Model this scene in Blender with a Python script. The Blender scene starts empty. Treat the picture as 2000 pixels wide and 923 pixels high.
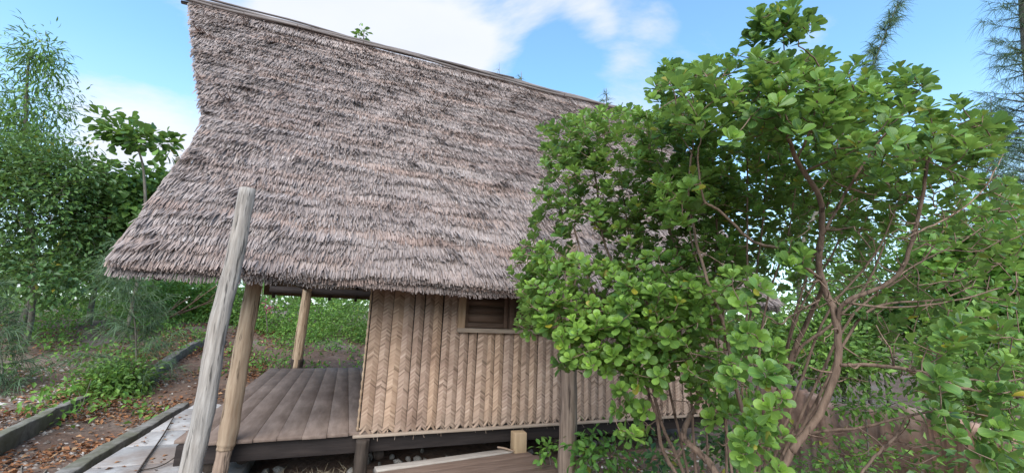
import bpy, math, random
import numpy as np
from mathutils import Vector, Matrix
rng = np.random.default_rng(7)
random.seed(7)
scene = bpy.context.scene
COL = scene.collection

# ------------------------------------------------------------------ camera
FPX, PITCH, YAW, ROLL = 805.0, math.radians(10.9), math.radians(21.0), math.radians(2.27)
EYE = np.array([0.0, 0.0, 1.9])
F = np.array([math.sin(YAW)*math.cos(PITCH), math.cos(YAW)*math.cos(PITCH), math.sin(PITCH)])
R0 = np.array([math.cos(YAW), -math.sin(YAW), 0.0]); U0 = np.cross(R0, F)
R = R0*math.cos(ROLL) + U0*math.sin(ROLL); U = -R0*math.sin(ROLL) + U0*math.cos(ROLL)
cd = bpy.data.cameras.new('camera'); cam = bpy.data.objects.new('camera', cd); COL.objects.link(cam)
cd.sensor_width = 36.0; cd.lens = FPX/2000*36.0; cd.clip_start = 0.05; cd.clip_end = 2000
cam.matrix_world = Matrix(((R[0], U[0], -F[0], EYE[0]), (R[1], U[1], -F[1], EYE[1]), (R[2], U[2], -F[2], EYE[2]), (0, 0, 0, 1)))
scene.camera = cam

# ------------------------------------------------------------------ sun, sky, exposure
SUN_ELEV, SUN_AZ = math.radians(42), math.radians(205)      # azimuth clockwise from +Y: behind the camera, a little left
sl = bpy.data.lights.new('sun', 'SUN'); sl.energy = 3.1; sl.angle = math.radians(60); sl.color = (1.0, 0.94, 0.85)
so = bpy.data.objects.new('sun', sl); COL.objects.link(so)
sd = Vector((math.sin(SUN_AZ)*math.cos(SUN_ELEV), math.cos(SUN_AZ)*math.cos(SUN_ELEV), math.sin(SUN_ELEV)))
so.rotation_euler = sd.to_track_quat('Z', 'Y').to_euler(); so.location = (0, 0, 30)
world = bpy.data.worlds.new('World'); scene.world = world; world.use_nodes = True
wn = world.node_tree; wn.nodes.clear()
def N(t, kind, **kw):
    n = t.nodes.new(kind)
    for k, v in kw.items():
        if k == 'inp':
            for a, b in v.items(): n.inputs[a].default_value = b
        else: setattr(n, k, v)
    return n
def build_world():
    t = wn; L = t.links.new
    out = N(t, 'ShaderNodeOutputWorld'); bg = N(t, 'ShaderNodeBackground', inp={'Strength': 0.095})
    sky = N(t, 'ShaderNodeTexSky', sky_type='NISHITA', sun_disc=False, sun_elevation=SUN_ELEV, sun_rotation=SUN_AZ)
    sky.air_density = 1.0; sky.dust_density = 0.3; sky.ozone_density = 1.6
    gain = N(t, 'ShaderNodeMix', data_type='RGBA', blend_type='MULTIPLY', inp={'Factor': 1.0})
    L(sky.outputs[0], gain.inputs[6]); gain.inputs[7].default_value = (1.6, 2.25, 2.35, 1)
    tc = N(t, 'ShaderNodeTexCoord')
    sep = N(t, 'ShaderNodeSeparateXYZ'); L(tc.outputs['Generated'], sep.inputs[0])
    # project the view direction on a flat cloud layer so that clouds shrink towards the horizon
    zc = N(t, 'ShaderNodeMath', operation='MAXIMUM', inp={1: 0.0}); L(sep.outputs[2], zc.inputs[0])
    za = N(t, 'ShaderNodeMath', operation='ADD', inp={1: 0.22}); L(zc.outputs[0], za.inputs[0])
    dx = N(t, 'ShaderNodeMath', operation='DIVIDE'); L(sep.outputs[0], dx.inputs[0]); L(za.outputs[0], dx.inputs[1])
    dy = N(t, 'ShaderNodeMath', operation='DIVIDE'); L(sep.outputs[1], dy.inputs[0]); L(za.outputs[0], dy.inputs[1])
    cb = N(t, 'ShaderNodeCombineXYZ', inp={2: 3.7}); L(dx.outputs[0], cb.inputs[0]); L(dy.outputs[0], cb.inputs[1])
    n1 = N(t, 'ShaderNodeTexNoise', inp={'Scale': 1.25, 'Detail': 10.0, 'Roughness': 0.6, 'Distortion': 0.5}); L(cb.outputs[0], n1.inputs['Vector'])
    nv = N(t, 'ShaderNodeTexNoise', inp={'Scale': 0.36, 'Detail': 2.0}); L(cb.outputs[0], nv.inputs['Vector'])
    n1g = N(t, 'ShaderNodeMath', operation='MULTIPLY_ADD', inp={1: 1.9, 2: -.45}); L(n1.outputs[0], n1g.inputs[0])
    ad = N(t, 'ShaderNodeMath', operation='MULTIPLY_ADD', inp={1: 0.55}); L(nv.outputs[0], ad.inputs[0]); L(n1g.outputs[0], ad.inputs[2])
    # cloud banks that stand in view: direction, angular half-size, amount
    acc = ad.outputs[0]
    for (px, py, size, amt) in CLOUDS:
        d = F + R*(px-1000)/FPX - U*(py-461.5)/FPX; d = d/np.linalg.norm(d)
        dot = N(t, 'ShaderNodeVectorMath', operation='DOT_PRODUCT'); L(tc.outputs['Generated'], dot.inputs[0]); dot.inputs[1].default_value = d
        mr = N(t, 'ShaderNodeMapRange', interpolation_type='SMOOTHSTEP', inp={'From Min': math.cos(size), 'From Max': 1.0, 'To Min': 0.0, 'To Max': amt})
        L(dot.outputs['Value'], mr.inputs[0])
        a2 = N(t, 'ShaderNodeMath', operation='ADD'); L(acc, a2.inputs[0]); L(mr.outputs[0], a2.inputs[1]); acc = a2.outputs[0]
    rp = N(t, 'ShaderNodeMapRange', interpolation_type='SMOOTHSTEP', inp={'From Min': 0.64, 'From Max': 1.12, 'To Min': 0.0, 'To Max': 0.95}); L(acc, rp.inputs[0])
    hz = N(t, 'ShaderNodeMapRange', interpolation_type='SMOOTHSTEP', inp={'From Min': 0.0, 'From Max': 0.5, 'To Min': 0.7, 'To Max': 0.06}); L(sep.outputs[2], hz.inputs[0])
    mx = N(t, 'ShaderNodeMath', operation='MAXIMUM'); L(rp.outputs[0], mx.inputs[0]); L(hz.outputs[0], mx.inputs[1])
    cc = N(t, 'ShaderNodeMix', data_type='RGBA'); L(mx.outputs[0], cc.inputs[0]); L(gain.outputs[2], cc.inputs[6])
    sh = N(t, 'ShaderNodeTexNoise', inp={'Scale': 2.3, 'Detail': 5.0}); L(cb.outputs[0], sh.inputs['Vector'])
    cr = N(t, 'ShaderNodeMix', data_type='RGBA'); L(sh.outputs[0], cr.inputs[0])
    cr.inputs[6].default_value = (4.6, 5.0, 6.2, 1); cr.inputs[7].default_value = (6.4, 6.4, 6.8, 1)
    L(cr.outputs[2], cc.inputs[7]); L(cc.outputs[2], bg.inputs['Color']); L(bg.outputs[0], out.inputs[0])
CLOUDS = [(690, 70, .20, .34), (860, 110, .15, .28), (560, 40, .16, .16), (1150, 45, .07, .2), (1285, 50, .06, .16), (150, 275, .18, .34), (330, 285, .18, .30), (60, 60, .25, -.2), (250, 60, .15, -.1), (430, 40, .14, .12),
          (1640, 250, .10, .15), (1420, 0, .20, -.25), (1880, 90, .22, -.3), (1100, 130, .13, -.25), (200, 60, .25, -.15)]
build_world()
vs = scene.view_settings
vs.view_transform = 'Standard'; vs.look = 'None'; vs.exposure = 0.85; vs.gamma = 1.0; vs.use_curve_mapping = False
scene.cycles.max_bounces = 8; scene.cycles.diffuse_bounces = 4; scene.cycles.transparent_max_bounces = 8
scene.cycles.use_denoising = True

# ------------------------------------------------------------------ placing
def ray(x, y): return F + R*(x-1000)/FPX - U*(y-461.5)/FPX
def at(x, y, D): return EYE + ray(x, y)*D                        # point at depth D metres
def onz(x, y, z): d = ray(x, y); return EYE + d*((z-EYE[2])/d[2])
def ony(x, y, Y): d = ray(x, y); return EYE + d*(Y/d[1])
def sstep(a, b, x): t = np.clip((np.asarray(x, float)-a)/(b-a), 0, 1); return t*t*(3-2*t)
def terrain(x, y):
    x = np.asarray(x, float); y = np.asarray(y, float)
    h = sstep(8.2, 17, y)*1.15
    h = h + 0.16*sstep(-2.9, -4.2, x)*sstep(3, 7, y)
    h = h + 0.03*np.sin(x*1.7+.4)*np.sin(y*1.3) + 0.02*np.sin(x*4.1)*np.sin(y*3.7+1)
    return h - 0.02

# ------------------------------------------------------------------ mesh helpers
def mesh(name, V, Fq, mat, parent=None, smooth=False, uv=None, col=None, tris=None):
    V = np.asarray(V, np.float32).reshape(-1, 3); Fq = np.asarray(Fq, np.int32).reshape(-1, 4)
    me = bpy.data.meshes.new(name); nq = len(Fq)
    tr = np.zeros((0, 3), np.int32) if tris is None else np.asarray(tris, np.int32).reshape(-1, 3); nt = len(tr)
    me.vertices.add(len(V)); me.vertices.foreach_set('co', V.ravel())
    loops = np.concatenate([Fq.ravel(), tr.ravel()])
    me.loops.add(len(loops)); me.loops.foreach_set('vertex_index', loops)
    me.polygons.add(nq+nt)
    st = np.concatenate([np.arange(nq)*4, nq*4+np.arange(nt)*3]).astype(np.int32)
    me.polygons.foreach_set('loop_start', st)
    if smooth: me.polygons.foreach_set('use_smooth', np.ones(nq+nt, bool))
    if uv is not None:
        l = me.uv_layers.new(name='UVMap'); l.data.foreach_set('uv', np.asarray(uv, np.float32)[loops].ravel())
    if col is not None:
        a = me.color_attributes.new('tint', 'FLOAT_COLOR', 'POINT')
        c = np.ones((len(V), 4), np.float32); c[:, :3] = col; a.data.foreach_set('color', c.ravel())
    me.update(calc_edges=True); me.validate()
    if mat is not None: me.materials.append(mat)
    return link(name, me, parent)
def link(name, me, parent=None):
    o = bpy.data.objects.new(name, me); COL.objects.link(o)
    if parent is not None: o.parent = parent
    return o
def empty(name, loc=(0, 0, 0)):
    o = bpy.data.objects.new(name, None); COL.objects.link(o); o.location = loc; return o
def tag(o, label=None, cat=None, group=None, kind=None):
    if label: o['label'] = label
    if cat: o['category'] = cat
    if group: o['group'] = group
    if kind: o['kind'] = kind
    return o
class MB:
    """collects pieces into one mesh"""
    def __init__(s): s.V = []; s.Q = []; s.n = 0; s.UV = []; s.C = []
    def add(s, V, Q, uv=None, c=None):
        V = np.asarray(V, float).reshape(-1, 3); Q = np.asarray(Q, int).reshape(-1, 4)
        s.V.append(V); s.Q.append(Q+s.n); s.n += len(V)
        s.UV.append(np.zeros((len(V), 2)) if uv is None else uv)
        s.C.append(np.ones((len(V), 3))*.5 if c is None else np.broadcast_to(c, (len(V), 3)))
    def build(s, name, mat, parent=None, smooth=False):
        return mesh(name, np.concatenate(s.V), np.concatenate(s.Q), mat, parent, smooth, np.concatenate(s.UV), np.concatenate(s.C))
BOXQ = [(0, 3, 2, 1), (4, 5, 6, 7), (0, 1, 5, 4), (1, 2, 6, 5), (2, 3, 7, 6), (3, 0, 4, 7)]
def box(a, b, jit=0.0):
    (x0, y0, z0), (x1, y1, z1) = a, b
    V = np.array([(x0, y0, z0), (x1, y0, z0), (x1, y1, z0), (x0, y1, z0), (x0, y0, z1), (x1, y0, z1), (x1, y1, z1), (x0, y1, z1)], float)
    if jit: V += rng.uniform(-jit, jit, V.shape)
    return V, BOXQ
def bevel_obj(o, w=.008, seg=2):
    m = o.modifiers.new('bevel', 'BEVEL'); m.width = w; m.segments = seg; m.limit_method = 'ANGLE'; return o
def smoothpath(P, rad, n=6):
    """Catmull-Rom through points, radii too"""
    P = np.asarray(P, float); rad = np.asarray(rad, float)
    Q = np.vstack([2*P[0]-P[1], P, 2*P[-1]-P[-2]]); out = []; rr = []
    for i in range(len(P)-1):
        p0, p1, p2, p3 = Q[i:i+4]
        for k in range(n):
            t = k/n
            out.append(.5*((2*p1)+(-p0+p2)*t+(2*p0-5*p1+4*p2-p3)*t*t+(-p0+3*p1-3*p2+p3)*t**3)); rr.append(rad[i]*(1-t)+rad[i+1]*t)
    out.append(P[-1]); rr.append(rad[-1])
    return np.array(out), np.array(rr)
def tube(P, rad, sides=8, cap=True, rough=0.0, prof=None):
    P = np.asarray(P, float); rad = np.broadcast_to(np.asarray(rad, float), (len(P),)); n = len(P)
    T = np.gradient(P, axis=0); T /= np.linalg.norm(T, axis=1)[:, None]+1e-9
    a = np.array([0, 0, 1.0]) if abs(T[0][2]) < .9 else np.array([1.0, 0, 0])
    u = np.cross(T[0], a); u /= np.linalg.norm(u); ang = np.arange(sides)*2*math.pi/sides; V = []; UV = []
    ln = 0
    for i in range(n):
        u = u - T[i]*(u@T[i]); u /= np.linalg.norm(u)+1e-9; v = np.cross(T[i], u)
        r = rad[i]*(1+(rng.uniform(-rough, rough, sides) if rough else 0))
        if prof is not None: r = r*prof(ang, i/(n-1))
        V.append(P[i]+np.outer(np.cos(ang)*r, u)+np.outer(np.sin(ang)*r, v))
        if i: ln += np.linalg.norm(P[i]-P[i-1])
        UV.append(np.stack([np.arange(sides)/sides, np.full(sides, ln)], 1))
    V = np.concatenate(V); UV = np.concatenate(UV); j = np.arange(sides); k = (j+1) % sides; Q = []
    for i in range(n-1): Q.append(np.stack([i*sides+j, i*sides+k, (i+1)*sides+k, (i+1)*sides+j], 1))
    Q = np.concatenate(Q)
    if cap:
        m = len(V); V = np.vstack([V, P[0], P[-1]]); UV = np.vstack([UV, [.5, 0], [.5, ln]]); e = (n-1)*sides; ex = []
        for q in range(0, sides, 2):
            ex.append((m, (q+2) % sides, (q+1) % sides, q)); ex.append((m+1, e+q, e+(q+1) % sides, e+(q+2) % sides))
        Q = np.vstack([Q, ex])
    return V, Q, UV
def norm(a): a = np.asarray(a, float); return a/(np.linalg.norm(a, axis=-1, keepdims=True)+1e-9)

# ------------------------------------------------------------------ leaves
def leaf_template(shape, rows=5, fold=.12, curl=.15):
    """a leaf along +X, width along Y, face up +Z; length 1"""
    t = np.linspace(0, 1, rows)
    w = {'obovate': lambda t: .36*np.sin(np.pi*np.clip(t, 0, 1)**1.45)**.62*np.clip(t*3, .12, 1)+.012,
         'oval': lambda t: .26*np.sin(np.pi*t)**.8+.01,
         'narrow': lambda t: .10*np.sin(np.pi*t**.8)**.8+.008,
         'heart': lambda t: .42*np.sin(np.pi*t**.62)**.8+.01,
         'blade': lambda t: .035*(1-t)**.6+.004}[shape](t)
    if shape == 'obovate': t = np.array([0, .32, .64, .87, 1.0]); w = np.array([.018, .15, .325, .30, .13]); rows = 5     # blunt rounded tip
    V = []; UV = []
    for i in range(rows):
        for s in (-1, 0, 1):
            V.append((t[i], s*w[i], abs(s)*fold*w[i]*2-curl*t[i]**2)); UV.append((.5+.5*s, t[i]))
    Q = []
    for i in range(rows-1):
        for s in (0, 1): a = i*3+s; Q.append((a, a+3, a+4, a+1))
    return np.array(V), np.array(Q), np.array(UV)
LT = {'obovate': leaf_template('obovate', 5, .16, .12), 'oval': leaf_template('oval', 4, .2, .2), 'narrow': leaf_template('narrow', 4, .2, .35),
      'heart': leaf_template('heart', 5, .15, .3), 'blade': leaf_template('blade', 4, .0, .45), 'ovals': leaf_template('oval', 3, .25, .15)}
def leaf_arrays(shape, P, D, Nn, size, tint):
    """leaves at P pointing along D with face normal near Nn"""
    V, Q, UV = LT[shape]; k = len(P); m = len(V)
    D = norm(D); Y = norm(np.cross(Nn, D)); Z = np.cross(D, Y); s = np.asarray(size, float).reshape(-1, 1, 1)
    W = P[:, None, :]+s*(V[None, :, 0:1]*D[:, None, :]+V[None, :, 1:2]*Y[:, None, :]+V[None, :, 2:3]*Z[:, None, :])
    QQ = Q[None]+(np.arange(k)*m)[:, None, None]
    return W.reshape(-1, 3), QQ.reshape(-1, 4), np.tile(UV, (k, 1)), np.repeat(tint, m, axis=0)

# ------------------------------------------------------------------ materials
def mat(name):
    m = bpy.data.materials.new(name); m.use_nodes = True; t = m.node_tree; b = t.nodes['Principled BSDF']; return m, t, b
def ramp(t, fac, stops):
    r = N(t, 'ShaderNodeValToRGB'); e = r.color_ramp.elements
    while len(e) < len(stops): e.new(.5)
    for el, (p, c) in zip(e, stops): el.position = p; el.color = (*c, 1)
    t.links.new(fac, r.inputs[0]); return r.outputs[0]
def mixc(t, f, a, b, mode='MIX'):
    m = N(t, 'ShaderNodeMix', data_type='RGBA', blend_type=mode)
    for s, v in ((0, f), (6, a), (7, b)):
        if isinstance(v, bpy.types.NodeSocket): t.links.new(v, m.inputs[s])
        elif s == 0: m.inputs[0].default_value = v
        else: m.inputs[s].default_value = (*v, 1)
    return m.outputs[2]
def noise(t, scale, detail=6, coord='Object', stretch=None, rough=.6):
    tc = N(t, 'ShaderNodeTexCoord'); o = tc.outputs[coord]
    if stretch is not None:
        mp = N(t, 'ShaderNodeMapping'); mp.inputs['Scale'].default_value = stretch; t.links.new(o, mp.inputs[0]); o = mp.outputs[0]
    n = N(t, 'ShaderNodeTexNoise', inp={'Scale': scale, 'Detail': detail, 'Roughness': rough}); t.links.new(o, n.inputs['Vector']); return n.outputs[0]
def bump(t, b, h, strength=.4, dist=.01):
    n = N(t, 'ShaderNodeBump', inp={'Strength': strength, 'Distance': dist}); t.links.new(h, n.inputs['Height']); t.links.new(n.outputs[0], b.inputs['Normal'])
def wood(name, dark, light, stretch, rough=.8, scale=3.0, bs=.5, patch=None, crack=False, vary=(.78, 1.15)):
    m, t, b = mat(name); g = noise(t, scale, 8, 'Object', stretch); g2 = noise(t, 1.3, 4, 'Object')
    c = ramp(t, g, [(.3, dark), (.7, light)])
    c = mixc(t, ramp(t, g2, [(.35, (0, 0, 0)), (.7, (1, 1, 1))]), c, mixc(t, .5, c, patch or dark))
    if crack:
        gk = noise(t, 2.2, 3, 'Object', tuple(q*1.1 for q in stretch)); ck = ramp(t, gk, [(.36, (1, 1, 1)), (.42, (0, 0, 0))])
        c = mixc(t, ck, c, mixc(t, .8, c, tuple(q*.35 for q in dark)))
    oi = N(t, 'ShaderNodeObjectInfo'); v = N(t, 'ShaderNodeMapRange', inp={'To Min': vary[0], 'To Max': vary[1]}); t.links.new(oi.outputs['Random'], v.inputs[0])
    hv = N(t, 'ShaderNodeHueSaturation'); t.links.new(c, hv.inputs['Color']); t.links.new(v.outputs[0], hv.inputs['Value'])
    t.links.new(hv.outputs[0], b.inputs['Base Color']); b.inputs['Roughness'].default_value = rough; b.inputs['Specular IOR Level'].default_value = .25
    bump(t, b, g, bs, .012); return m
def leafmat(name, dark, light, young, trans=.3, rough=.42, rim=.35, autumn=None):
    """tint attribute: r random, g youth, b yellowing"""
    m, t, b = mat(name); L = t.links.new
    a = N(t, 'ShaderNodeAttribute', attribute_name='tint'); s = N(t, 'ShaderNodeSeparateColor'); L(a.outputs['Color'], s.inputs[0])
    c = mixc(t, s.outputs[0], dark, light); c = mixc(t, s.outputs[1], c, young)
    c = mixc(t, s.outputs[2], c, autumn or (.35, .28, .03))
    uv = N(t, 'ShaderNodeTexCoord'); sx = N(t, 'ShaderNodeSeparateXYZ'); L(uv.outputs['UV'], sx.inputs[0])
    d = N(t, 'ShaderNodeMath', operation='SUBTRACT', inp={1: .5}); L(sx.outputs[0], d.inputs[0]); d2 = N(t, 'ShaderNodeMath', operation='ABSOLUTE'); L(d.outputs[0], d2.inputs[0])
    e = ramp(t, d2.outputs[0], [(0, (1, 1, 1)), (.045, (0, 0, 0)), (.40, (0, 0, 0)), (.5, (.8, .8, .8))])  # pale midrib; the outer stop paints a backlit rim into the leaf colour
    ef = N(t, 'ShaderNodeMath', operation='MULTIPLY', inp={1: rim}); L(e, ef.inputs[0])
    c = mixc(t, ef.outputs[0], c, young)
    geo = N(t, 'ShaderNodeNewGeometry'); c = mixc(t, geo.outputs['Backfacing'], c, mixc(t, .35, c, (.16, .22, .09)))
    L(c, b.inputs['Base Color']); b.inputs['Roughness'].default_value = rough; b.inputs['Specular IOR Level'].default_value = .4
    tr = N(t, 'ShaderNodeBsdfTranslucent'); L(mixc(t, .3, c, (.3, .45, .03)), tr.inputs[0])
    mx = N(t, 'ShaderNodeMixShader', inp={0: trans}); L(b.outputs[0], mx.inputs[1]); L(tr.outputs[0], mx.inputs[2])
    L(mx.outputs[0], t.nodes['Material Output'].inputs[0]); return m
def attrmat(name, stops, rough=.9, trans=0, var=None, varscale=.7, hue=None):
    m, t, b = mat(name); a = N(t, 'ShaderNodeAttribute', attribute_name='tint'); s = N(t, 'ShaderNodeSeparateColor'); t.links.new(a.outputs['Color'], s.inputs[0])
    c = ramp(t, s.outputs[0], stops)
    if hue: c = mixc(t, s.outputs[1], c, mixc(t, 1, c, hue, 'MULTIPLY'))
    if var:
        n = noise(t, varscale, 5, 'Object'); c = mixc(t, ramp(t, n, [(.42, (0, 0, 0)), (.68, (.5, .5, .5))]), c, mixc(t, 1, c, var, 'MULTIPLY'))
    t.links.new(c, b.inputs['Base Color']); b.inputs['Roughness'].default_value = rough; b.inputs['Specular IOR Level'].default_value = .2
    return m
M = {}
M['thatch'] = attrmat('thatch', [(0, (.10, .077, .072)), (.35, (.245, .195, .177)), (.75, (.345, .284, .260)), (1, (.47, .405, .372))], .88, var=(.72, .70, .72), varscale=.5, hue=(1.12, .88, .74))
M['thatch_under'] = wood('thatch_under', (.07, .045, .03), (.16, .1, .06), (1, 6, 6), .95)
M['weave'] = None
def weave_mat():
    m, t, b = mat('woven_palm'); a = N(t, 'ShaderNodeAttribute', attribute_name='tint'); s = N(t, 'ShaderNodeSeparateColor'); t.links.new(a.outputs['Color'], s.inputs[0])
    c = ramp(t, s.outputs[0], [(0, (.22, .15, .11)), (.5, (.42, .30, .228)), (1, (.56, .43, .345))])
    oi = N(t, 'ShaderNodeObjectInfo'); c2 = ramp(t, oi.outputs['Random'], [(0, (.74, .69, .67)), (.3, (.92, .88, .86)), (.6, (1, .95, .90)), (.85, (1, .92, .82)), (1, (.84, .81, .80))])
    c = mixc(t, 1, c, c2, 'MULTIPLY'); n = noise(t, 1.7, 8, 'Generated', (.6, 1, 2.5)); wp_ = N(t, 'ShaderNodeNewGeometry'); nw = N(t, 'ShaderNodeTexNoise', inp={'Scale': 1.9, 'Detail': 8.0, 'Roughness': .65}); t.links.new(wp_.outputs['Position'], nw.inputs['Vector'])
    c = mixc(t, ramp(t, n, [(.5, (0, 0, 0)), (.75, (.6, .6, .6))]), c, mixc(t, 1, c, (.66, .60, .56), 'MULTIPLY'))
    c = mixc(t, ramp(t, nw.outputs[0], [(.48, (0, 0, 0)), (.66, (.8, .8, .8))]), c, mixc(t, 1, c, (.70, .66, .65), 'MULTIPLY'))
    sz_ = N(t, 'ShaderNodeSeparateXYZ'); t.links.new(wp_.outputs['Position'], sz_.inputs[0]); hgt = N(t, 'ShaderNodeMath', operation='MULTIPLY_ADD', inp={1: .55}); t.links.new(nw.outputs[0], hgt.inputs[0]); t.links.new(sz_.outputs[2], hgt.inputs[2])
    mud = N(t, 'ShaderNodeMapRange', inp={'From Min': .78, 'From Max': 1.0, 'To Min': .45, 'To Max': 0.0}); t.links.new(hgt.outputs[0], mud.inputs[0]); c = mixc(t, mud.outputs[0], c, (.24, .175, .13))
    t.links.new(c, b.inputs['Base Color']); b.inputs['Roughness'].default_value = .72; b.inputs['Specular IOR Level'].default_value = .3
    return m
M['weave'] = weave_mat()
M['grey_post'] = wood('grey_post', (.13, .114, .10), (.385, .345, .312), (14, 14, 1.1), .9, 3, .9, (.28, .22, .175), True)
M['tan_post'] = wood('tan_post', (.26, .17, .105), (.55, .41, .285), (10, 10, .8), .75, 3, .5, (.22, .13, .08), True)
M['brown_post'] = wood('brown_post', (.15, .10, .075), (.40, .285, .21), (12, 12, .8), .85, 3, .8, (.22, .15, .105), True)
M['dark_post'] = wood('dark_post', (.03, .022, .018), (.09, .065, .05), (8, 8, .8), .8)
M['deck'] = wood('deck_wood', (.16, .114, .092), (.285, .21, .172), (4, .7, 4), .85, 3, .3, (.10, .062, .046), False, (.94, 1.05))
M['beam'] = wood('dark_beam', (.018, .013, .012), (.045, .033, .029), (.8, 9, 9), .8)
M['edge'] = wood('edge_board', (.19, .14, .105), (.36, .28, .22), (.8, 9, 9), .8)
M['jamb'] = wood('jamb', (.28, .18, .11), (.48, .33, .22), (9, 9, .8), .7)
M['shutter'] = wood('shutter', (.085, .05, .035), (.17, .105, .075), (.9, 9, 9), .65)
M['pole'] = wood('roof_pole', (.10, .08, .072), (.25, .21, .195), (.6, 9, 9), .9)
M['pale_plank'] = wood('pale_plank', (.24, .20, .17), (.44, .385, .335), (.9, 9, 9), .75)
M['brown_plank'] = wood('brown_plank', (.15, .095, .07), (.31, .215, .165), (.9, 9, 9), .65)
M['block'] = wood('pale_block', (.36, .24, .14), (.55, .39, .24), (9, 9, .8), .7)
M['bark'] = wood('bark', (.14, .088, .062), (.34, .225, .165), (7, 7, 2), .9, 4, 1.0, (.11, .08, .062), True)
M['bark_grey'] = wood('bark_grey', (.10, .085, .07), (.27, .235, .19), (7, 7, 2), .9, 4, .8)
M['bush'] = leafmat('bush_leaf', (.050, .110, .034), (.112, .230, .056), (.36, .55, .09), .42, .38, .42)
M['dark_leaf'] = leafmat('dark_leaf', (.026, .064, .026), (.062, .135, .042), (.17, .30, .06), .25, .45, .15)
M['mid_leaf'] = leafmat('mid_leaf', (.034, .085, .022), (.085, .185, .038), (.24, .40, .07), .33, .5, .15)
M['bright_leaf'] = leafmat('bright_leaf', (.05, .13, .025), (.11, .25, .045), (.26, .45, .07), .35, .5, .15)
M['needle'] = leafmat('needle', (.055, .10, .06), (.11, .18, .095), (.13, .2, .08), .2, .6, 0)
M['litter'] = attrmat('leaf_litter', [(0, (.08, .04, .022)), (.4, (.21, .088, .042)), (.75, (.30, .145, .07)), (1, (.42, .27, .15))], .8)
M['pebble'] = attrmat('pebble', [(0, (.11, .085, .07)), (.6, (.25, .205, .175)), (1, (.52, .48, .44))], .9)
M['straw'] = attrmat('straw', [(0, (.16, .12, .08)), (1, (.46, .38, .26))], .9)
M['pink'] = leafmat('pink_bract', (.35, .04, .12), (.5, .06, .2), (.6, .12, .25), .3)
M['fruit'] = wood('fruit', (.20, .18, .035), (.28, .24, .06), (1, 1, 1), .5)
def stone_mat(name, dark, light, sc=5, patch=None):
    m, t, b = mat(name); n = noise(t, sc, 10, 'Object'); n2 = noise(t, .9, 5, 'Object')
    c = ramp(t, n, [(.3, dark), (.7, light)])
    if patch: c = mixc(t, ramp(t, n2, [(.45, (0, 0, 0)), (.6, (1, 1, 1))]), c, mixc(t, .7, c, patch))
    oi = N(t, 'ShaderNodeObjectInfo'); v = N(t, 'ShaderNodeMapRange', inp={'To Min': .75, 'To Max': 1.2}); t.links.new(oi.outputs['Random'], v.inputs[0])
    hv = N(t, 'ShaderNodeHueSaturation'); t.links.new(c, hv.inputs['Color']); t.links.new(v.outputs[0], hv.inputs['Value'])
    t.links.new(hv.outputs[0], b.inputs['Base Color']); b.inputs['Roughness'].default_value = .92; b.inputs['Specular IOR Level'].default_value = .2
    bump(t, b, n, .7, .02); return m
M['stone'] = stone_mat('rubble_stone', (.10, .09, .08), (.34, .31, .28))
M['kerb'] = stone_mat('kerb_concrete', (.10, .09, .08), (.27, .25, .23), 9, (.10, .10, .055))
M['slab'] = stone_mat('slab_concrete', (.28, .26, .25), (.46, .435, .42), 6, (.22, .155, .12))
M['clay'] = stone_mat('clay_plaster', (.12, .07, .05), (.30, .19, .14), 7, (.27, .225, .20))
M['orange_clay'] = stone_mat('orange_clay', (.20, .105, .068), (.36, .21, .145), 7, (.28, .22, .19))
def soil():
    m, t, b = mat('soil'); n = noise(t, .7, 8, 'Object'); n2 = noise(t, 14, 8, 'Object')
    c = ramp(t, n, [(.35, (.10, .06, .042)), (.5, (.16, .10, .072)), (.68, (.20, .165, .14))])
    c = mixc(t, 1, c, ramp(t, n2, [(.3, (.55, .55, .55)), (.7, (1.25, 1.2, 1.15))]), 'MULTIPLY')
    t.links.new(c, b.inputs['Base Color']); b.inputs['Roughness'].default_value = .95; bump(t, b, n2, .9, .03); return m
M['soil'] = soil()

# ------------------------------------------------------------------ ground
def build_ground():
    g = np.unique(np.concatenate([np.linspace(-12, 16, 113), np.linspace(-60, 60, 41), [-900, -400, -150, 150, 400, 900]]))
    gy = np.unique(np.concatenate([np.linspace(-2, 26, 113), np.linspace(-60, 80, 41), [-900, -400, -150, 150, 400, 900]]))
    X, Y = np.meshgrid(g, gy, indexing='ij'); V = np.stack([X, Y, terrain(X, Y)], -1).reshape(-1, 3)
    i, j = np.meshgrid(np.arange(len(g)-1), np.arange(len(gy)-1), indexing='ij'); a = (i*len(gy)+j).ravel()
    o = mesh('ground', V, np.stack([a, a+len(gy), a+len(gy)+1, a+1], 1), M['soil'], None, True)
    tag(o, 'brown earth ground around the thatched hut', None, None, 'structure')
build_ground()

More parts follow.
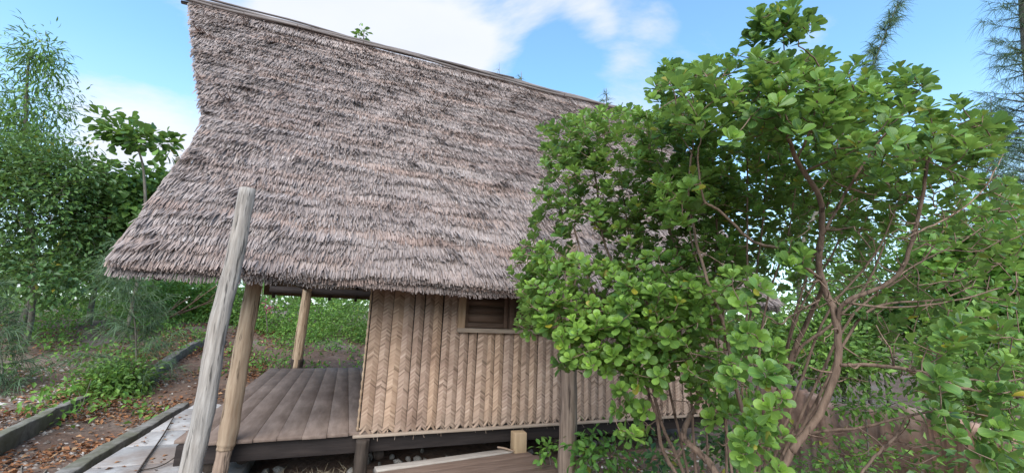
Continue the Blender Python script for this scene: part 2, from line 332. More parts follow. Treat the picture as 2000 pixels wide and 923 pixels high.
# ------------------------------------------------------------------ hut
DECK_Z, WALL_Y, WALL_X0, WALL_X1 = 0.535, 5.335, 0.24, 5.95
hut = tag(empty('thatched_hut', (2.2, 8.1, 0)), 'thatched hut with woven palm walls, plank porch and steep grey roof', 'hut')
EMAT = Matrix.Translation((-2.2, -8.1, 0))
def hp(o):          # parent to the hut while keeping world coordinates
    o.parent = hut; o.matrix_parent_inverse = EMAT; return o
E0 = np.array([0, 4.62, 2.13]); RG = np.array([0, 8.15, 7.10]); SL = np.linalg.norm(RG-E0)
UP = (RG-E0)/SL; NR = np.array([0, -UP[2], UP[1]])
def xleft(s):
    t = np.asarray(s)/SL
    return np.interp(t, [-.1, 0, .30, .36, .42, .49, .67, .85, 1.1], [-2.0, -1.99, -1.92, -1.93, -1.99, -2.16, -2.53, -2.90, -3.36])
def xright(s): return 4.46-xleft(s)
def thatch_course(s, spacing, length, lift=.05, noff=0.0, side=1, loose=.08, seed=0, mess=1.0):
    """overlapping palm leaflets hanging from one batten"""
    r = np.random.default_rng(seed); x0, x1 = float(xleft(s))-.03, float(xright(s))+.03
    n = int((x1-x0)/spacing); X = np.linspace(x0, x1, n)+r.normal(0, spacing*.5, n)
    low = .035*np.sin(X*1.9+seed*1.3)+.03*np.sin(X*4.7+seed*2.1)+.02*np.sin(X*11+seed)
    sag = r.normal(0, .022, n)*mess+low*mess
    ln = length*r.uniform(.8, 1.15, n); yaw = r.normal(0, .11, n)*mess+.07*np.sin(X*2.3+seed)
    edge = np.minimum(X-x0, x1-X); yaw = np.where(edge < .2, yaw*.4, yaw)
    lf = lift*r.uniform(.5, 1.5, n)*np.clip(1+.8*np.sin(X*2.7+seed*3.1)*np.sin(X*.9+seed), .3, 2)+np.where(r.random(n) < loose, r.uniform(.03, .10, n), 0)
    cl = np.sin(X*7.3+seed*5.1)*np.sin(X*2.9+seed*2.3)+.35*np.sin(X*17+seed) > .95; lf = np.where(cl, lf*1.6+.01, lf); yaw = np.where(cl, yaw*2.2, yaw)
    wd = r.uniform(.0045, .0085, n); roll = r.normal(0, .25, n)
    up, nr = (UP, NR) if side == 1 else (np.array([0, -UP[1], UP[2]]), np.array([0, UP[2], UP[1]]))
    org = E0 if side == 1 else np.array([0, 2*RG[1]-E0[1], E0[2]])
    ln = np.minimum(ln, SL+.03-s-sag) if s > SL-1 else ln; tipS = s+sag; ts = np.array([0, .6, 1.0]); wf = np.array([1, 1, .6])
    V = np.zeros((n, 3, 2, 3)); ax = np.array([1.0, 0, 0])
    for k in range(3):
        t = ts[k]; sp = tipS+ln*(1-t); h = noff+.012+lf*t**1.3*1.0-.035*(t > .9)*r.random(n)
        cx = X+np.sin(yaw)*ln*t*-1.0
        c = org[None]+np.outer(sp, up)+np.outer(h, nr); c[:, 0] = cx
        off = (np.cos(roll)[:, None]*ax[None]+np.sin(roll)[:, None]*nr[None])*(wd*wf[k])[:, None]
        V[:, k, 0] = c-off; V[:, k, 1] = c+off
    b = np.arange(n)[:, None]*6; Q = np.concatenate([np.stack([b+2*k, b+2*k+1, b+2*k+3, b+2*k+2], -1) for k in range(2)], 1).reshape(-1, 4)
    tn = np.clip(r.normal(.52, .12, n)+.1*np.sin(X*1.1+seed*.7)+.11*np.sin(seed*2.7), 0, 1); C = np.zeros((n, 6, 3)); C[:, :, 0] = tn[:, None]
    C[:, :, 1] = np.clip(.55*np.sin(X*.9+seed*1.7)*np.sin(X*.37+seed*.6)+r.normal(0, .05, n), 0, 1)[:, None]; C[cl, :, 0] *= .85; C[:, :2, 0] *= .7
    return V.reshape(-1, 3), Q, C.reshape(-1, 3)
def build_roof():
    mb = MB(); ss = np.linspace(0.14, SL, 24); th = .13
    for side in (1, -1):
        V = []
        for s in ss:
            for x in np.linspace(float(xleft(s))+.06, float(xright(s))-.05, 9):
                for h in (-.015, -th):
                    p = E0+UP*s+NR*h
                    if side == -1: p = np.array([0, 2*RG[1]-p[1], p[2]])
                    V.append((x, p[1], p[2]))
        V = np.array(V); Q = []; ix = lambda i, j, k: (i*9+j)*2+k
        for i in range(len(ss)-1):
            for j in range(8):
                for k in (0, 1):
                    q = (ix(i, j, k), ix(i, j+1, k), ix(i+1, j+1, k), ix(i+1, j, k)); Q.append(q if (k == 0) == (side == 1) else q[::-1])
            for j in (0, 8): Q.append((ix(i, j, 0), ix(i+1, j, 0), ix(i+1, j, 1), ix(i, j, 1)))
        for j in range(8): Q.append((ix(0, j, 0), ix(0, j+1, 0), ix(0, j+1, 1), ix(0, j, 1)))
        mb.add(V, Q)
    roof = hp(mb.build('roof', M['thatch_under']))
    def sub(name, V, Q, C, m=M['thatch']):
        o = mesh(name, V, Q, m, roof, False, None, C); o.matrix_parent_inverse = EMAT @ Matrix.Identity(4); o.matrix_parent_inverse = Matrix.Identity(4); tag(o, kind='stuff'); return o
    k = 0
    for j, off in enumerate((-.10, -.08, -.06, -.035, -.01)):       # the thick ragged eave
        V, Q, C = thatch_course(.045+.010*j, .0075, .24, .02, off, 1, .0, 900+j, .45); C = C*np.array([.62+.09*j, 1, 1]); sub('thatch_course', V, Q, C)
    nC = 40
    for i in range(nC):
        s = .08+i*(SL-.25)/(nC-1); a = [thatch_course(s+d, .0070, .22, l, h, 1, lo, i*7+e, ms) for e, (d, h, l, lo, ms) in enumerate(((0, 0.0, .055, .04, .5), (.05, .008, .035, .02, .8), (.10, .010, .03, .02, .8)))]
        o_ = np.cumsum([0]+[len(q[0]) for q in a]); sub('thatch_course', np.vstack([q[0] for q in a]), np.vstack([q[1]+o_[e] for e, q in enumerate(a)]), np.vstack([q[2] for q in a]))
    for i in range(24):
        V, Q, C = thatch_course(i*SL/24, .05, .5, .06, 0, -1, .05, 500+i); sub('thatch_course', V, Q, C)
    # ridge cap: leaflets bent over the ridge, and poles lashed along it
    for j in range(5):
        for side in (1, -1):
            V, Q, C = thatch_course(SL-.42+j*.07, .009, .15+.05*(4-j), .03, .045, side, .03, 700+j*2+side, .5); C = np.clip(C*1.12, 0, 1); sub('ridge_cap', V, Q, C)
    for j, (dy, dz, r0, xa, xb) in enumerate(((0, .13, .045, -3.42, 7.7), (-.09, .085, .032, -3.3, 7.75), (-.16, .0, .026, -3.25, 7.7), (.09, .08, .035, -3.35, 7.8), (-.05, .16, .02, -3.5, 3.0))):
        xs = np.linspace(xa, xb, 40); P = np.stack([xs, RG[1]+dy+.012*np.sin(xs*1.4+j*2), RG[2]+dz+.02*np.sin(xs*.8+j)+.012*np.sin(xs*2.9+j*3)], 1)
        V, Q, UV = tube(P, r0*(1+.15*np.sin(xs*3+j)), 8, True, .1); o = mesh('ridge_pole', V, Q, M['pole'], roof, True, UV)
    # rafters and battens below the thatch
    mr = None
    for side in (1, -1):
        for x in np.arange(-1.7, 6.3, .62):
            P = [E0+UP*s+NR*-.19 for s in (.12, 3, SL-.2)]; P = [np.array([x, p[1] if side == 1 else 2*RG[1]-p[1], p[2]]) for p in P]
            V, Q, UV = tube(P, .035, 8); mesh('rafter', V, Q, M['dark_post'], roof, True, UV)
    return roof
roof = build_roof()
def hmesh(name, VQ, m, parent=None, smooth=False):
    o = mesh(name, VQ[0], VQ[1], m, parent, smooth, VQ[2] if len(VQ) > 2 else None); return hp(o) if parent is None else o
# wall plates
for (yy, zz, rr) in ((WALL_Y+.05, 2.42, .07), (11.15, 2.30, .08)):
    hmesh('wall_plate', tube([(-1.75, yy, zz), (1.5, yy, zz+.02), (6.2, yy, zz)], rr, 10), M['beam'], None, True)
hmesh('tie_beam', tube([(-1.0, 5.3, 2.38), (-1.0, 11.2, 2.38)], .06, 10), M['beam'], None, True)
# deck planks
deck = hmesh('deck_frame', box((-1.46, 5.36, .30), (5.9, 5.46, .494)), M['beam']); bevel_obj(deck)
xs = [-1.50, -1.258, -1.046, -.782, -.56, -.318, -.072, .155, .40]
for a, b in zip(xs[:-1], xs[1:]):
    y0 = 5.30+rng.uniform(-.03, .03)+(.1 if a < -1.4 else 0)
    o = mesh('plank', *box((a+.0015, y0, .497), (b-.0015, 10.98+rng.uniform(-.04, .04), DECK_Z+rng.uniform(-.006, .004))), M['deck'], deck); bevel_obj(o, .002, 1)
o = hmesh('floor', box((.402, 5.45, .497), (5.9, 11.0, .53)), M['deck'])
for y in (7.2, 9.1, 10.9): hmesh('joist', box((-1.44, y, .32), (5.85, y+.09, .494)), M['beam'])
# wall backing with the window opening, woven strips on it
WX0, WX1, WZ0, WZ1 = 1.42, 2.72, 1.725, 2.42
wb = MB()
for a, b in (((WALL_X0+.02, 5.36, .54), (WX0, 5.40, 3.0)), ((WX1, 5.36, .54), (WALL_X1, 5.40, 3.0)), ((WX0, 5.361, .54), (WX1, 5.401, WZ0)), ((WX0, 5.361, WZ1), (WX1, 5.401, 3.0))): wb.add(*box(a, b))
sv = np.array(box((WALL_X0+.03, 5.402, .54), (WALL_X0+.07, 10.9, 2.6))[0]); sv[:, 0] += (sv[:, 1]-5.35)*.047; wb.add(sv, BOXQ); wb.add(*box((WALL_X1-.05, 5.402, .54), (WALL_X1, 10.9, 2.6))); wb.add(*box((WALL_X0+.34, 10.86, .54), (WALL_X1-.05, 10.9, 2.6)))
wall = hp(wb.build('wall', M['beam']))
def strip_mesh(nm, n, seed, w=.078, pitch=.023):
    """one plaited coconut-frond strip: chevrons of overlapping leaflets on a backing, ragged at the foot"""
    r = np.random.default_rng(seed); mb = MB(); slope = r.uniform(.5, .75); H = n*pitch
    bx = np.array([-1, -.75, 0, .75, 1])*w*.98; by = -.011*(1-(np.abs(bx)/w)**3); V = []; Q = []
    for i, z in enumerate((.03, H*.5, H)):
        for a, b in zip(bx, by): V.append((a, b+.004, z))
    for i in range(2):
        for k in range(4): a = i*5+k; Q.append((a, a+1, a+6, a+5))
    mb.add(V, Q, None, (.42, 0, 0))
    drift = 0
    for k in range(n):
        drift = .8*drift+r.normal(0, .02)
        for sd in (-1, 1):
            z = k*pitch+r.normal(0, .003)+(pitch*.5 if sd > 0 else 0); hw = pitch*.58
            t = np.array([0, .5, .85, 1.0]); V = []; ragged = k < 3
            sl = slope*(1+r.normal(0, .05)); tipdrop = r.uniform(.0, .05) if k < 2 else 0; wx = r.uniform(.96, 1.03)+(r.uniform(0, .15) if ragged else 0); pr = r.uniform(.003, .006)+(.003 if k % 2 else 0)
            for i in range(4):
                xx = sd*(t[i]*w*wx-.003); zz = z+.045-t[i]*w*sl-tipdrop*t[i]
                bulge = .013*max(0, 1-t[i]**3)+(.014*t[i]*r.random() if ragged else 0)
                for dj, pj in ((-1, pr+.0045), (.1, pr), (1, -.002)): V.append((xx, -(bulge+pj), zz+dj*hw))
            Q = []
            for i in range(3):
                for j in range(2): a = i*3+j; q = (a, a+3, a+4, a+1); Q.append(q if sd > 0 else q[::-1])
            mb.add(V, Q, None, ((.05 if r.random() < .03 else np.clip(r.normal(.5, .12)+drift+(.10 if k % 2 else -.10), 0, 1)), 0, 0))
    for q in range(r.integers(1, 4)):       # stray ends
        x = r.uniform(-w, w); z = r.uniform(.0, .06); d = np.array([r.normal(0, .4), -.35, -1]); p = np.array([x, -.012, z]); L = r.uniform(.04, .10)
        V = [p+(-.005, 0, 0), p+(.005, 0, 0), p+d*L+(.002, 0, 0), p+d*L+(-.002, 0, 0)]; mb.add(V, [(0, 3, 2, 1)], None, (.8, 0, 0))
    o = mb.build(nm, M['weave'], None); me = o.data; bpy.data.objects.remove(o); return me
full = [strip_mesh('woven_strip', 106, 10+i) for i in range(6)]; short = [strip_mesh('woven_strip', 49, 30+i) for i in range(4)]
x = WALL_X0+.03; k = 0
while x < WALL_X1-.02:
    w = rng.uniform(.108, .148); xc = x+w/2-.004; sh = WX0-.06 < xc < WX1+.06
    o = link('woven_strip', (short if sh else full)[k % (4 if sh else 6)], wall)
    sx = w/.158*(1 if k % 2 else -1)
    o.matrix_local = Matrix.Translation((xc, WALL_Y+rng.uniform(-.008, .006), .515+rng.uniform(-.012, .012))) @ Matrix.Rotation(rng.normal(0, .008), 4, 'Y') @ Matrix.Diagonal((sx, 1, 1.0 if not sh else 1.03, 1))
    x += w; k += 1
y = WALL_Y+.02; k = 0
while y < 10.9:
    w = rng.uniform(.13, .16); o = link('woven_strip', full[k % 6], wall)
    o.matrix_local = Matrix.Translation((WALL_X0+.022+(y+w/2-5.35)*.047, y+w/2, .52)) @ Matrix.Rotation(-math.pi/2-.047, 4, 'Z') @ Matrix.Diagonal((w/.158, 1, .85, 1)); y += w; k += 1
hmesh('corner_binding', tube([(WALL_X0+.005, WALL_Y-.005, z) for z in np.linspace(.54, 2.5, 60)], .012+.006*np.sin(np.arange(60)*2.1), 6), M['tan_post'], None, True)
o = hmesh('edge_board', box((.20, 5.27, .478), (5.95, 5.355, .508)), M['edge']); bevel_obj(o, .005)
# window
win = hmesh('window', box((WX0, 5.402, WZ0), (WX1, 5.42, WZ1)), M['dark_post'])  # dark panel behind the shutters, standing in for the unlit room
def wp(name, a, b, m, parent=win): o = mesh(name, *box(a, b), m, parent); bevel_obj(o, .004); return o
wp('jamb', (1.335, 5.27, WZ0-.03), (1.425, 5.40, WZ1), M['jamb']); wp('jamb', (2.045, 5.285, WZ0+.003), (2.105, 5.40, WZ1), M['shutter']); wp('jamb', (WX1, 5.27, WZ0-.03), (WX1+.09, 5.40, WZ1), M['jamb'])
wp('sill', (1.33, 5.262, WZ0-.055), (WX1+.1, 5.40, WZ0), M['edge']); wp('lintel', (1.33, 5.266, WZ1), (WX1+.1, 5.40, WZ1+.08), M['jamb'])
for (a, b) in ((1.43, 2.04), (2.11, WX1)):
    sh_ = wp('shutter', (a+.055, 5.375, WZ0+.07), (b-.055, 5.39, WZ1-.06), M['shutter'])
    for (p, q) in (((a, 5.355, WZ0+.005), (a+.055, 5.395, WZ1)), ((b-.055, 5.355, WZ0+.005), (b, 5.395, WZ1)), ((a+.056, 5.357, WZ0+.005), (b-.056, 5.395, WZ0+.07)), ((a+.056, 5.357, WZ1-.06), (b-.056, 5.395, WZ1))): wp('stile', p, q, M['shutter'], sh_)
    for i in range(5):
        z = WZ0+.085+i*.106; V = np.array(box((a+.058, 5.36, z), (b-.058, 5.372, z+.10))[0]); V[[0, 1, 4, 5], 1] -= .0; V[[0, 1], 1] -= .014; V[[2, 3], 1] -= .014
        mesh('slat', V, BOXQ, M['shutter'], sh_)
# porch posts that carry the eave
def post(name, pts, rad, m, sides=14, rough=.05, parent=None):
    P, r = smoothpath(pts, rad, 10); r = r*(1+.03*np.sin(np.arange(len(r))*1.1+rng.uniform(0, 6))); ph = rng.uniform(0, 6.28, 6)
    def prof(a, t):
        q = 1+.05*np.sin(2*a+ph[0]+t)+.03*np.sin(5*a+ph[1]-t*2)+.015*np.sin(9*a+ph[2]+t*5)
        for g, (w, d) in enumerate(((.09, .16), (.06, .12), (.07, .10))): q = q-d*np.exp(-(((a-ph[3+g]-.5*np.sin(t*3+g)+math.pi) % (2*math.pi)-math.pi)/w)**2)*max(0, math.sin(t*4.5+g*1.9))
        return q
    V, Q, UV = tube(P, r, 36, True, rough*.25, prof); return mesh(name, V, Q, m, parent, True, UV)
hp(post('porch_post', [(-1.01, 5.24, .46), (-1.0, 5.245, .62), (-1.0, 5.26, 1.3), (-.99, 5.28, 2.0), (-.985, 5.30, 2.75)], [.072, .085, .080, .078, .075], M['tan_post']))
hp(post('porch_post_foot', [(-1.03, 5.23, -.1), (-1.02, 5.235, .25), (-1.01, 5.24, .50)], [.072, .068, .066], M['brown_post']))
hp(post('porch_post', [(-.97, 11.12, .50), (-.965, 11.12, 1.4), (-.95, 11.12, 2.35)], [.12, .115, .105], M['tan_post']))
hp(post('porch_post_foot', [(-.97, 11.12, .10), (-.97, 11.12, .72)], [.126, .126], M['dark_post']))
hp(post('foundation_post', [(.31, 5.22, -.1), (.31, 5.22, .2), (.31, 5.23, .476)], [.075, .075, .072], M['dark_post']))
for (px, py, r0) in ((409, 908, .075), (476, 889, .07), (740, 886, .062), (1084, 856, .06), (1290, 850, .06)):
    p = ony(px, py, 5.50); hmesh('log_joist', tube([(p[0], 5.46+rng.uniform(-.06, .04), p[2]), (p[0]+.02, 10.8, p[2]+.02)], r0, 12), M['dark_post'], None, True)

# rubble footing under the hut
def stone_meshes(n):
    out = []
    for i in range(n):
        r = np.random.default_rng(300+i); a = 6; b = 5; V = []
        for u in range(1, b):
            for v in range(a): th = math.pi*u/b; ph = 2*math.pi*v/a; V.append((math.sin(th)*math.cos(ph), math.sin(th)*math.sin(ph), math.cos(th)))
        V = V+[(0, 0, 1), (0, 0, -1)]; V = np.array(V)*r.uniform(.72, 1.18, (len(V), 1))*np.array([1, r.uniform(.6, .95), r.uniform(.5, .8)]); Q = []
        for u in range(b-2):
            for v in range(a): Q.append((u*a+v, (u+1)*a+v, (u+1)*a+(v+1) % a, u*a+(v+1) % a))
        T = [(len(V)-2, v, (v+1) % a) for v in range(a)]+[(len(V)-1, (b-2)*a+(v+1) % a, (b-2)*a+v) for v in range(a)]
        o = mesh('stone', V, Q, M['stone'], None, False, tris=T); me = o.data; bpy.data.objects.remove(o); out.append(me)
    return out
STONES = stone_meshes(7)
rub = tag(empty('rubble_footing', (2, 6.3, 0)), 'loose grey rubble stones piled in the dark under the hut floor', 'rubble')
for i in range(150):
    x = rng.uniform(-1.3, 5.6); lay = rng.random(); s = rng.uniform(.05, .13); yy = 6.05+rng.uniform(0, .5)+(.5-lay)*.5; zz = lay*.36
    if i > 95: yy = rng.uniform(5.3, 6.1); zz = rng.uniform(0, .04); s *= .6
    o = link('stone', STONES[i % 7], rub); o.location = (x-2, yy-6.3, zz+float(terrain(x, yy))+s*.4); o.rotation_euler = rng.uniform(0, 6, 3); o.scale = (s, s, s)

# ------------------------------------------------------------------ free-standing posts in front of the eave
def standing_post(name, label, pts, rad, m):
    b = np.array(pts[0]); root = tag(empty(name, b), label, 'post'); P = [np.array(p)-b for p in pts]
    post('shaft', P, rad, m, 16, .06, root); return root
a, b = ony(371, 923, 4.20), ony(484, 369, 4.26); d = (b-a)/(b[2]-a[2])
pts = [a+d*(-.1-a[2]), a, a+d*.5+(.012, 0, 0), a+d*1.1+(-.012, 0, 0), a+d*1.7+(.01, 0, 0), b]
standing_post('timber_post', 'weathered grey leaning timber post rising in front of the porch roof', pts, [.085, .082, .078, .075, .072, .068], M['grey_post'])
a, b = ony(1106, 923, 4.25), ony(1116, 480, 4.25); d = (b-a)/(b[2]-a[2])
pts = [a+d*(-.1-a[2]), a, a+d*.6+(.01, 0, 0), a+d*1.2, b]
standing_post('timber_post', 'brown timber post in front of the woven wall, its top hidden in the bush', pts, [.10, .098, .094, .09, .085], M['brown_post'])

# ------------------------------------------------------------------ step platform in front of the wall
plat = tag(empty('step_platform', (1.3, 4.9, .25)), 'low plank step in front of the woven wall', 'step')
def quad_prism(c, z1, th):
    c = np.array(c); V = np.vstack([np.c_[c, np.full(4, z1-th)], np.c_[c, np.full(4, z1)]]); return V-np.array([1.3, 4.9, .25]), BOXQ
A, B = np.array([.44, 4.995]), np.array([2.02, 5.225]); dv = (B-A)/np.linalg.norm(B-A); nv_ = np.array([dv[1], -dv[0]])
o = mesh('plank', *quad_prism([A+nv_*.13, B+nv_*.13+dv*.06, B, A], .262, .05), M['pale_plank'], plat); bevel_obj(o, .006)
for i in range(5):
    s0 = .135+i*.19; e = .24+.03*i+rng.uniform(-.02, .02)
    o = mesh('plank', *quad_prism([A+nv_*(s0+.183)-dv*.1, B+nv_*(s0+.183)+dv*e, B+nv_*s0+dv*e, A+nv_*s0-dv*.1], .252+rng.uniform(-.004, .004), .045), M['brown_plank'], plat); bevel_obj(o, .006)
for x in (.6, 2.0): mesh('bearer', *box((x-.05-1.3, 4.15-4.9, -.30), (x+.05-1.3, 5.05-4.9, -.062)), M['dark_post'], plat)
o = hmesh('support_block', box((2.085, 5.06, .2), (2.255, 5.20, .476), .004), M['block']); bevel_obj(o, .01)

# ------------------------------------------------------------------ path slabs, kerbs
path = tag(empty('path', (-2, 7, 0)), 'pale concrete slab path beside the porch', None, None, 'structure')
y = 3.6
while y < 9.3:
    L_ = rng.uniform(.55, .8); o = mesh('slab', *box((-2.46+2, y-7, -.08), (-.9+2 if y < 7.6 else -1.3+2, y+L_-.012-7, .075+rng.uniform(-.006, .006))), M['slab'], path); bevel_obj(o, .008); y += L_
def onterr(x, y, off):
    d = ray(x, y)
    for k in np.linspace(2, 60, 3000):
        p = EYE+d*k
        if p[2] < float(terrain(p[0], p[1]))+off: return p
    return p
def kerb(pts, w, h, label):
    P = np.array(pts); T = np.gradient(P, axis=0); n = norm(np.stack([T[:, 1], -T[:, 0], 0*T[:, 0]], 1)); root = None
    mb = MB(); V = []
    for p, q in zip(P, n):
        for sx, sz in ((-.5, -h), (.5, -h), (.5, 0), (-.5, 0)): V.append(p+q*w*sx+np.array([0, 0, sz])+rng.normal(0, .008, 3))
    Q = []
    for i in range(len(P)-1):
        for k in range(4): Q.append((i*4+k, i*4+(k+1) % 4, i*4+4+(k+1) % 4, i*4+4+k))
    Q += [(3, 2, 1, 0), tuple((len(P)-1)*4+k for k in range(4))]
    mb.add(V, Q); o = mb.build('kerb', M['kerb']); bevel_obj(o, .012); return tag(o, label, None, None, 'structure')
kerb([(-2.62, y_, .10) for y_ in np.linspace(3.2, 9.6, 26)], .17, .25, 'mossy grey concrete kerb along the slab path')
kp = [onz(-160, 915, .31), onz(-60, 872, .31), onz(0, 845, .31), onz(60, 818, .31), onz(115, 792, .31), onz(165, 772, .31)]
kp, _ = smoothpath(kp, np.ones(6), 4); kerb(kp, .13, .30, 'grey concrete kerb at the edge of the gravel')
kp = [onterr(x_, y_, .2) for x_, y_ in ((285, 735), (310, 712), (340, 690), (370, 672), (395, 662), (412, 660), (440, 664))]
kp, _ = smoothpath(kp, np.ones(7), 5); kerb(kp, .16, .35, 'curving grey kerb beside the path of fallen leaves')

# ------------------------------------------------------------------ plants: shared builders
def rosette(center, axis, n, size, young, r, tilt=(.15, 1.25)):
    """leaves spiralling round a shoot tip; young ones upright in the middle"""
    axis = norm(axis); a = np.array([0, 0, 1.0]) if abs(axis[2]) < .9 else np.array([1.0, 0, 0]); u = norm(np.cross(axis, a)); v = np.cross(axis, u)
    i = np.arange(n); ph = i*2.39996+r.uniform(0, 6); th = np.interp(i/(n-1), [0, 1], tilt)+r.normal(0, .12, n)
    D = np.cos(th)[:, None]*axis+np.sin(th)[:, None]*(np.cos(ph)[:, None]*u+np.sin(ph)[:, None]*v)
    Nn = axis[None]*np.sin(th)[:, None]-np.cos(th)[:, None]*(np.cos(ph)[:, None]*u+np.sin(ph)[:, None]*v)+r.normal(0, .15, (n, 3))
    P = center[None]-axis[None]*(i/n*size*.55)[:, None]+D*size*.06
    sz = size*np.interp(i/(n-1), [0, .35, 1], [.5, .85, 1.0])*r.uniform(.85, 1.12, n)
    T = np.zeros((n, 3)); T[:, 0] = np.clip(r.normal(.5, .3, n), 0, 1); T[:, 1] = np.clip(young*np.interp(i/(n-1), [0, .4, 1], [1.0, .6, .25])+r.normal(0, .08, n), 0, 1)
    T[:, 2] = np.where(r.random(n) < .025, r.uniform(.3, 1, n), 0)
    return P, D, Nn, sz, T
def grow(skel, rad, targets, r, bend=.25, rmin=.0035, rmax=.02):
    """join every target to the nearest branch point with a curved twig, twigs becoming branch points in turn"""
    pts = list(np.asarray(skel, float)); rr = list(rad); twigs = []; ends = []
    arr = np.array(pts); d0 = np.array([np.min(np.linalg.norm(arr-t, axis=1)) for t in targets]); order = np.argsort(d0)
    cap = len(pts)+len(targets)*5; A = np.zeros((cap, 3)); RR = np.zeros(cap); n = len(pts); A[:n] = arr; RR[:n] = rr
    for k in order:
        t = targets[k]; vec = t-A[:n]; dd = np.linalg.norm(vec, axis=1); cost = dd*(1+.35*np.clip(-vec[:, 2]/(dd+1e-6), 0, 1)); j = int(np.argmin(cost))
        p = A[j]; L = dd[j]; m = (p+t)/2+r.normal(0, bend*.5, 3)*L*.5-np.array([0, 0, bend*.25*L]); r0 = min(RR[j]*.7, rmax, .0035+.011*L+.002); r0 = max(r0, rmin)
        P, q = smoothpath([p, m, t], [r0, r0*.8, max(rmin*.8, r0*.5)], 3); twigs.append((P, q)); ends.append((k, norm(P[-1]-P[-2])))
        A[n:n+4] = P[[2, 3, 4, 6]]; RR[n:n+4] = q[[2, 3, 4, 6]]; n += 4
    dirs = np.zeros((len(targets), 3))
    for k, d in ends: dirs[k] = d
    return twigs, dirs
def twig_mesh(twigs, name, m, parent, sides=5):
    mb = MB()
    for P, q in twigs: V, Q, UV = tube(P, q, sides, False); mb.add(V, Q, UV)
    return mb.build(name, m, parent, True)
class Leaves:
    def __init__(s): s.a = []
    def add(s, *x): s.a.append(x)
    def cat(s): return [np.concatenate([q[i] for q in s.a]) for i in range(5)]

